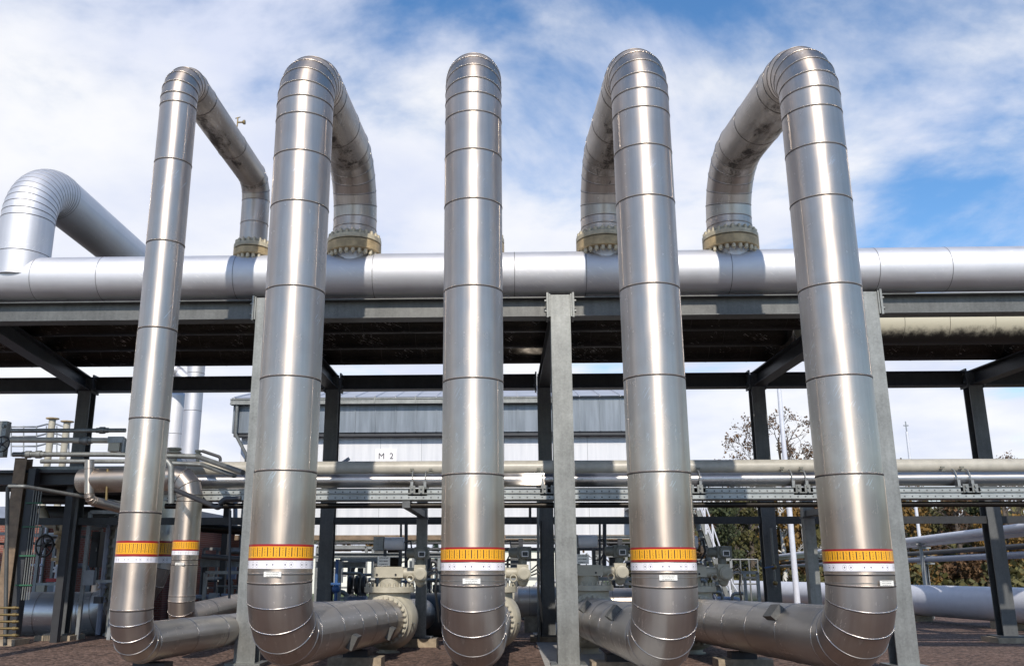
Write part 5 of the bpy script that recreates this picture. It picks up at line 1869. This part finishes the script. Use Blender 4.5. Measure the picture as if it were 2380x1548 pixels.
# low process skids with pipes, hoses and gauges
def skid(u0, u1, v0, Y, lab, seed):
    rnd = random.Random(seed)
    x0, x1 = at(u0, 1330, Y).x, at(u1, 1330, Y).x
    zt = at(u0, v0, Y).z
    root = thing('process_skid', lab, 'machinery', (x0, Y, 0), 'process skids')
    mb = MB()
    for xx in (x0, x1):
        for yy in (Y, Y + 1.4):
            mb.box((xx, yy, zt / 2), (0.08, 0.08, zt))
    mb.bar((x0, Y, zt), (x1, Y, zt), 0.08, 0.08)
    mb.bar((x0, Y + 1.4, zt), (x1, Y + 1.4, zt), 0.08, 0.08)
    mb.bar((x0, Y, zt * 0.45), (x1, Y, zt * 0.45), 0.06, 0.06)
    for xx in (x0, x1):
        mb.bar((xx, Y, zt * 0.9), (xx, Y + 1.4, zt * 0.9), 0.06, 0.06)
    mb.build('frame', 'steel_grey', root)
    n = max(3, int((x1 - x0) / 0.35))
    for k in range(n):
        x = x0 + (k + 0.5) * (x1 - x0) / n + rnd.uniform(-0.06, 0.06)
        y = Y + rnd.uniform(0.1, 1.2)
        mb = MB()
        r = rnd.uniform(0.03, 0.075)
        hh = zt * rnd.uniform(0.5, 0.98)
        pts, _ = rounded([(x, y, 0.05), (x, y, hh), (x + rnd.choice((-1, 1)) * rnd.uniform(.3, .7), y, hh)], [r * 2.5], [4])
        mb.tube(pts, r, 10)
        for q in range(2):
            zz_ = rnd.uniform(0.25, 0.8) * hh
            mb.lathe((x, y, zz_), (0, 0, 1), [(0, r * 1.9), (0.05, r * 1.9), (0.05, r * 1.4), (0.09, r * 1.4), (0.09, r * 1.9), (0.14, r * 1.9)], 10)
        mb.build('pipework', rnd.choice(('galvanised', 'pipe_white', 'dark_steel', 'pipe_blue_grey', 'galvanised')), root)
        if rnd.random() < 0.7:
            mb = MB()
            s = rnd.uniform(0.12, 0.3)
            mb.box((x + 0.1, Y - 0.08, zt * rnd.uniform(0.3, 0.75)), (s, 0.14, s * rnd.uniform(0.8, 1.5)))
            mb.build('instrument_box', rnd.choice(('box_grey', 'box_grey', 'cabinet_blue', 'beige_valve', 'dark_steel')), root)
    return root


skid(735, 850, 1270, 28.5, 'cluttered skid of pipes and gauges between the second riser and the left valve', 1)
skid(470, 575, 1275, 29.0, 'pale pipework skid behind the slim riser, left of the pale column', 2)
skid(1175, 1262, 1345, 28.5, 'low dark pipe skid seen right of the middle riser', 3)
skid(1395, 1470, 1290, 29.0, 'skid of white instruments just left of the fourth riser', 4)
skid(1640, 1700, 1300, 31.0, 'small skid of valves at the foot of the steep stair', 5)
skid(960, 1020, 1285, 29.0, 'narrow skid between the lone post and the middle riser', 6)
skid(790, 880, 1300, 24.5, 'shaded skid of pipes close left of the beige valve', 7)
skid(930, 1025, 1330, 24.0, 'shaded low skid between the beige valve and the middle riser', 8)
skid(1180, 1260, 1300, 33.0, 'farther pale skid between the middle riser and the centre column', 9)
skid(1345, 1470, 1345, 24.0, 'low shaded skid behind the valve with white sign plate', 10)
skid(1600, 1760, 1330, 25.5, 'low dark skid between the fourth riser and the lamp post', 11)
skid(478, 580, 1330, 23.8, 'shaded skid of pipes just left of the pale left column', 12)
skid(84, 168, 1222, 23.2, 'shaded skid behind the black handwheel at left', 13)
skid(196, 268, 1190, 21.0, 'shaded skid just left of the thinnest riser', 14)
skid(-30, 60, 1240, 24.0, 'shaded skid behind the rust brown post at the left edge', 15)
# dark frames and beams of the process area
for k, (u0, u1, v, Y, hh, lab) in enumerate(((735, 1025, 1290, 26.5, 0.14, 'dark steel beam crossing behind the left valve'), (735, 850, 1312, 25.0, 0.16, 'lower dark beam right of the second riser'),
                                            (1175, 1470, 1248, 29.9, 0.10, 'thin dark beam under the white building right of the middle riser'), (465, 580, 1308, 26.0, 0.22, 'dark box beam left of the pale left column'))):
    a_, b2 = at(u0, v, Y), at(u1, v, Y)
    root = thing('trestle', lab, 'trestle', (a_.x, Y, 0), 'dark beams in the process area')
    mb = MB(); ibeam(mb, a_, b2, 0.18, hh, 0.02, 0.015); mb.build('beam', 'steel_grey', root)
    for q_ in (0.12, 0.9):
        c = a_.lerp(b2, q_)
        mb = MB(); mb.box((c.x, Y, (c.z - hh / 2) / 2), (0.14, 0.14, c.z - hh / 2 - 0.004)); mb.build('leg', 'dark_steel', root)
# motor with black hoses
p = at(832, 1405, 21.8)
root = thing('pump_motor', 'dark grey motor with coiled black hoses on a blue base, left of the beige valve', 'motor', (p.x, 21.8, 0))
mb = MB(); mb.lathe(p + Vector((-0.25, 0, 0)), (1, 0, 0), [(0, 0.12), (0.02, 0.19), (0.45, 0.19), (0.5, 0.1)], 20)
for k in range(7):
    mb.lathe(p + Vector((-0.18 + 0.06 * k, 0, 0)), (1, 0, 0), [(0, 0.205), (0.02, 0.205)], 20)
mb.build('motor', 'cabinet_blue', root)
mb = MB()
for k in range(3):
    mb.tube([p + Vector((-0.2 + 0.16 * k + 0.0, 0.13 * math.cos(t_), 0.45 + 0.17 * math.sin(t_))) for t_ in [2 * math.pi * j / 14 for j in range(15)]], 0.05, 8)
mb.build('hose', 'black', root)
mb = MB(); mb.box((p.x, 21.8, (p.z - 0.2) / 2), (0.8, 0.5, p.z - 0.2)); mb.tube([p + Vector((-0.4, -.3, -0.3)), p + Vector((0.5, -.3, -0.25)), p + Vector((0.5, -.3, 0.1))], 0.035, 8)
mb.build('base_frame', 'pipe_blue_grey', root)
p = at(781, 1368, 19.5)
mb = MB(); mb.ball(p, 0.09, 14, 10); mb.tube([p + Vector((0, 0, .6)), p - Vector((0, 0, .5))], 0.035, 8); mb.box(p + Vector((0.0, -.05, 0.1)), (0.2, 0.05, 0.05))
tag(mb.build('small_valve', 'blue_paint'), 'small blue valve in the gap right of the second riser', 'valve')
# dark vessel behind lone post and clad vessels further right
for u, v, Y, r, ln, mt, lab in ((1010, 1440, 22.5, 0.62, 1.2, 'dark_steel', 'fat dark horizontal vessel behind the lone square post'),
                                (1250, 1398, 24.0, 0.38, 1.0, 'cladding', 'shiny horizontal vessel behind the shaded rear column'),
                                (1448, 1405, 21.0, 0.36, 1.2, 'cladding', 'shiny pipe end close behind the valve left of the fourth riser')):
    p = at(u, v, Y)
    root = thing('vessel', lab, 'tank', (p.x, Y, 0), 'horizontal vessels')
    mb = MB()
    clad(mb, [p - Vector((ln / 2, 0, 0)), p + Vector((ln / 2, 0, 0))], r, 32, {0: [ln * .3, ln * .7]}, g=0.005)
    mb.lathe(p - Vector((ln / 2, 0, 0)), (-1, 0, 0), [(0, r), (r * .2, r * .8), (r * .3, 0)], 28)
    mb.lathe(p + Vector((ln / 2, 0, 0)), (1, 0, 0), [(0, r), (r * .2, r * .8), (r * .3, 0)], 28)
    mb.build('shell', (mt, 'seam_dark'), root)
    mb = MB(); mb.box((p.x, Y, (p.z - r * 0.9) / 2), (ln * .7, r, max(0.05, p.z - r * 0.9))); mb.build('saddle', 'concrete', root)
# white railings far
for u0, u1, v0, Y, lab in ((505, 560, 1362, 25.0, 'low galvanised railing left of the pale left column'), (990, 1030, 1300, 40.0, 'white railing frame left of the middle riser'),
                           (1700, 1760, 1300, 34.0, 'galvanised guard rail beyond the stair foot')):
    a_, b2 = at(u0, v0, Y), at(u1, v0, Y)
    root = thing('guard_rail', lab, 'railing', (a_.x, Y, 0), 'guard rails')
    mb = MB()
    for f in (1.0, 0.55):
        mb.tube([(a_.x, Y, a_.z * f), (b2.x, Y, a_.z * f)], 0.03, 8)
    mb.build('rail', 'galvanised', root)
    for k in range(4):
        x = a_.x + (b2.x - a_.x) * k / 3
        mb = MB(); mb.tube([(x, Y, 0), (x, Y, a_.z)], 0.03, 8); mb.build('post', 'galvanised', root)
# concrete footings under the rear columns
for k, x in enumerate(bxs):
    mb = MB(); mb.box((x, YR, 0.055), (0.8, 0.75, 0.11))
    lab = ['stained concrete footing of the leftmost rear column', 'concrete footing of the rear column right of the second riser', 'concrete footing of the rear column beside the centre column',
           'concrete footing of the rear column left of the rightmost riser', 'concrete footing of the far right rear column'][k]
    tag(mb.build('footing', 'concrete'), lab, 'footing', 'footings of the rear columns')
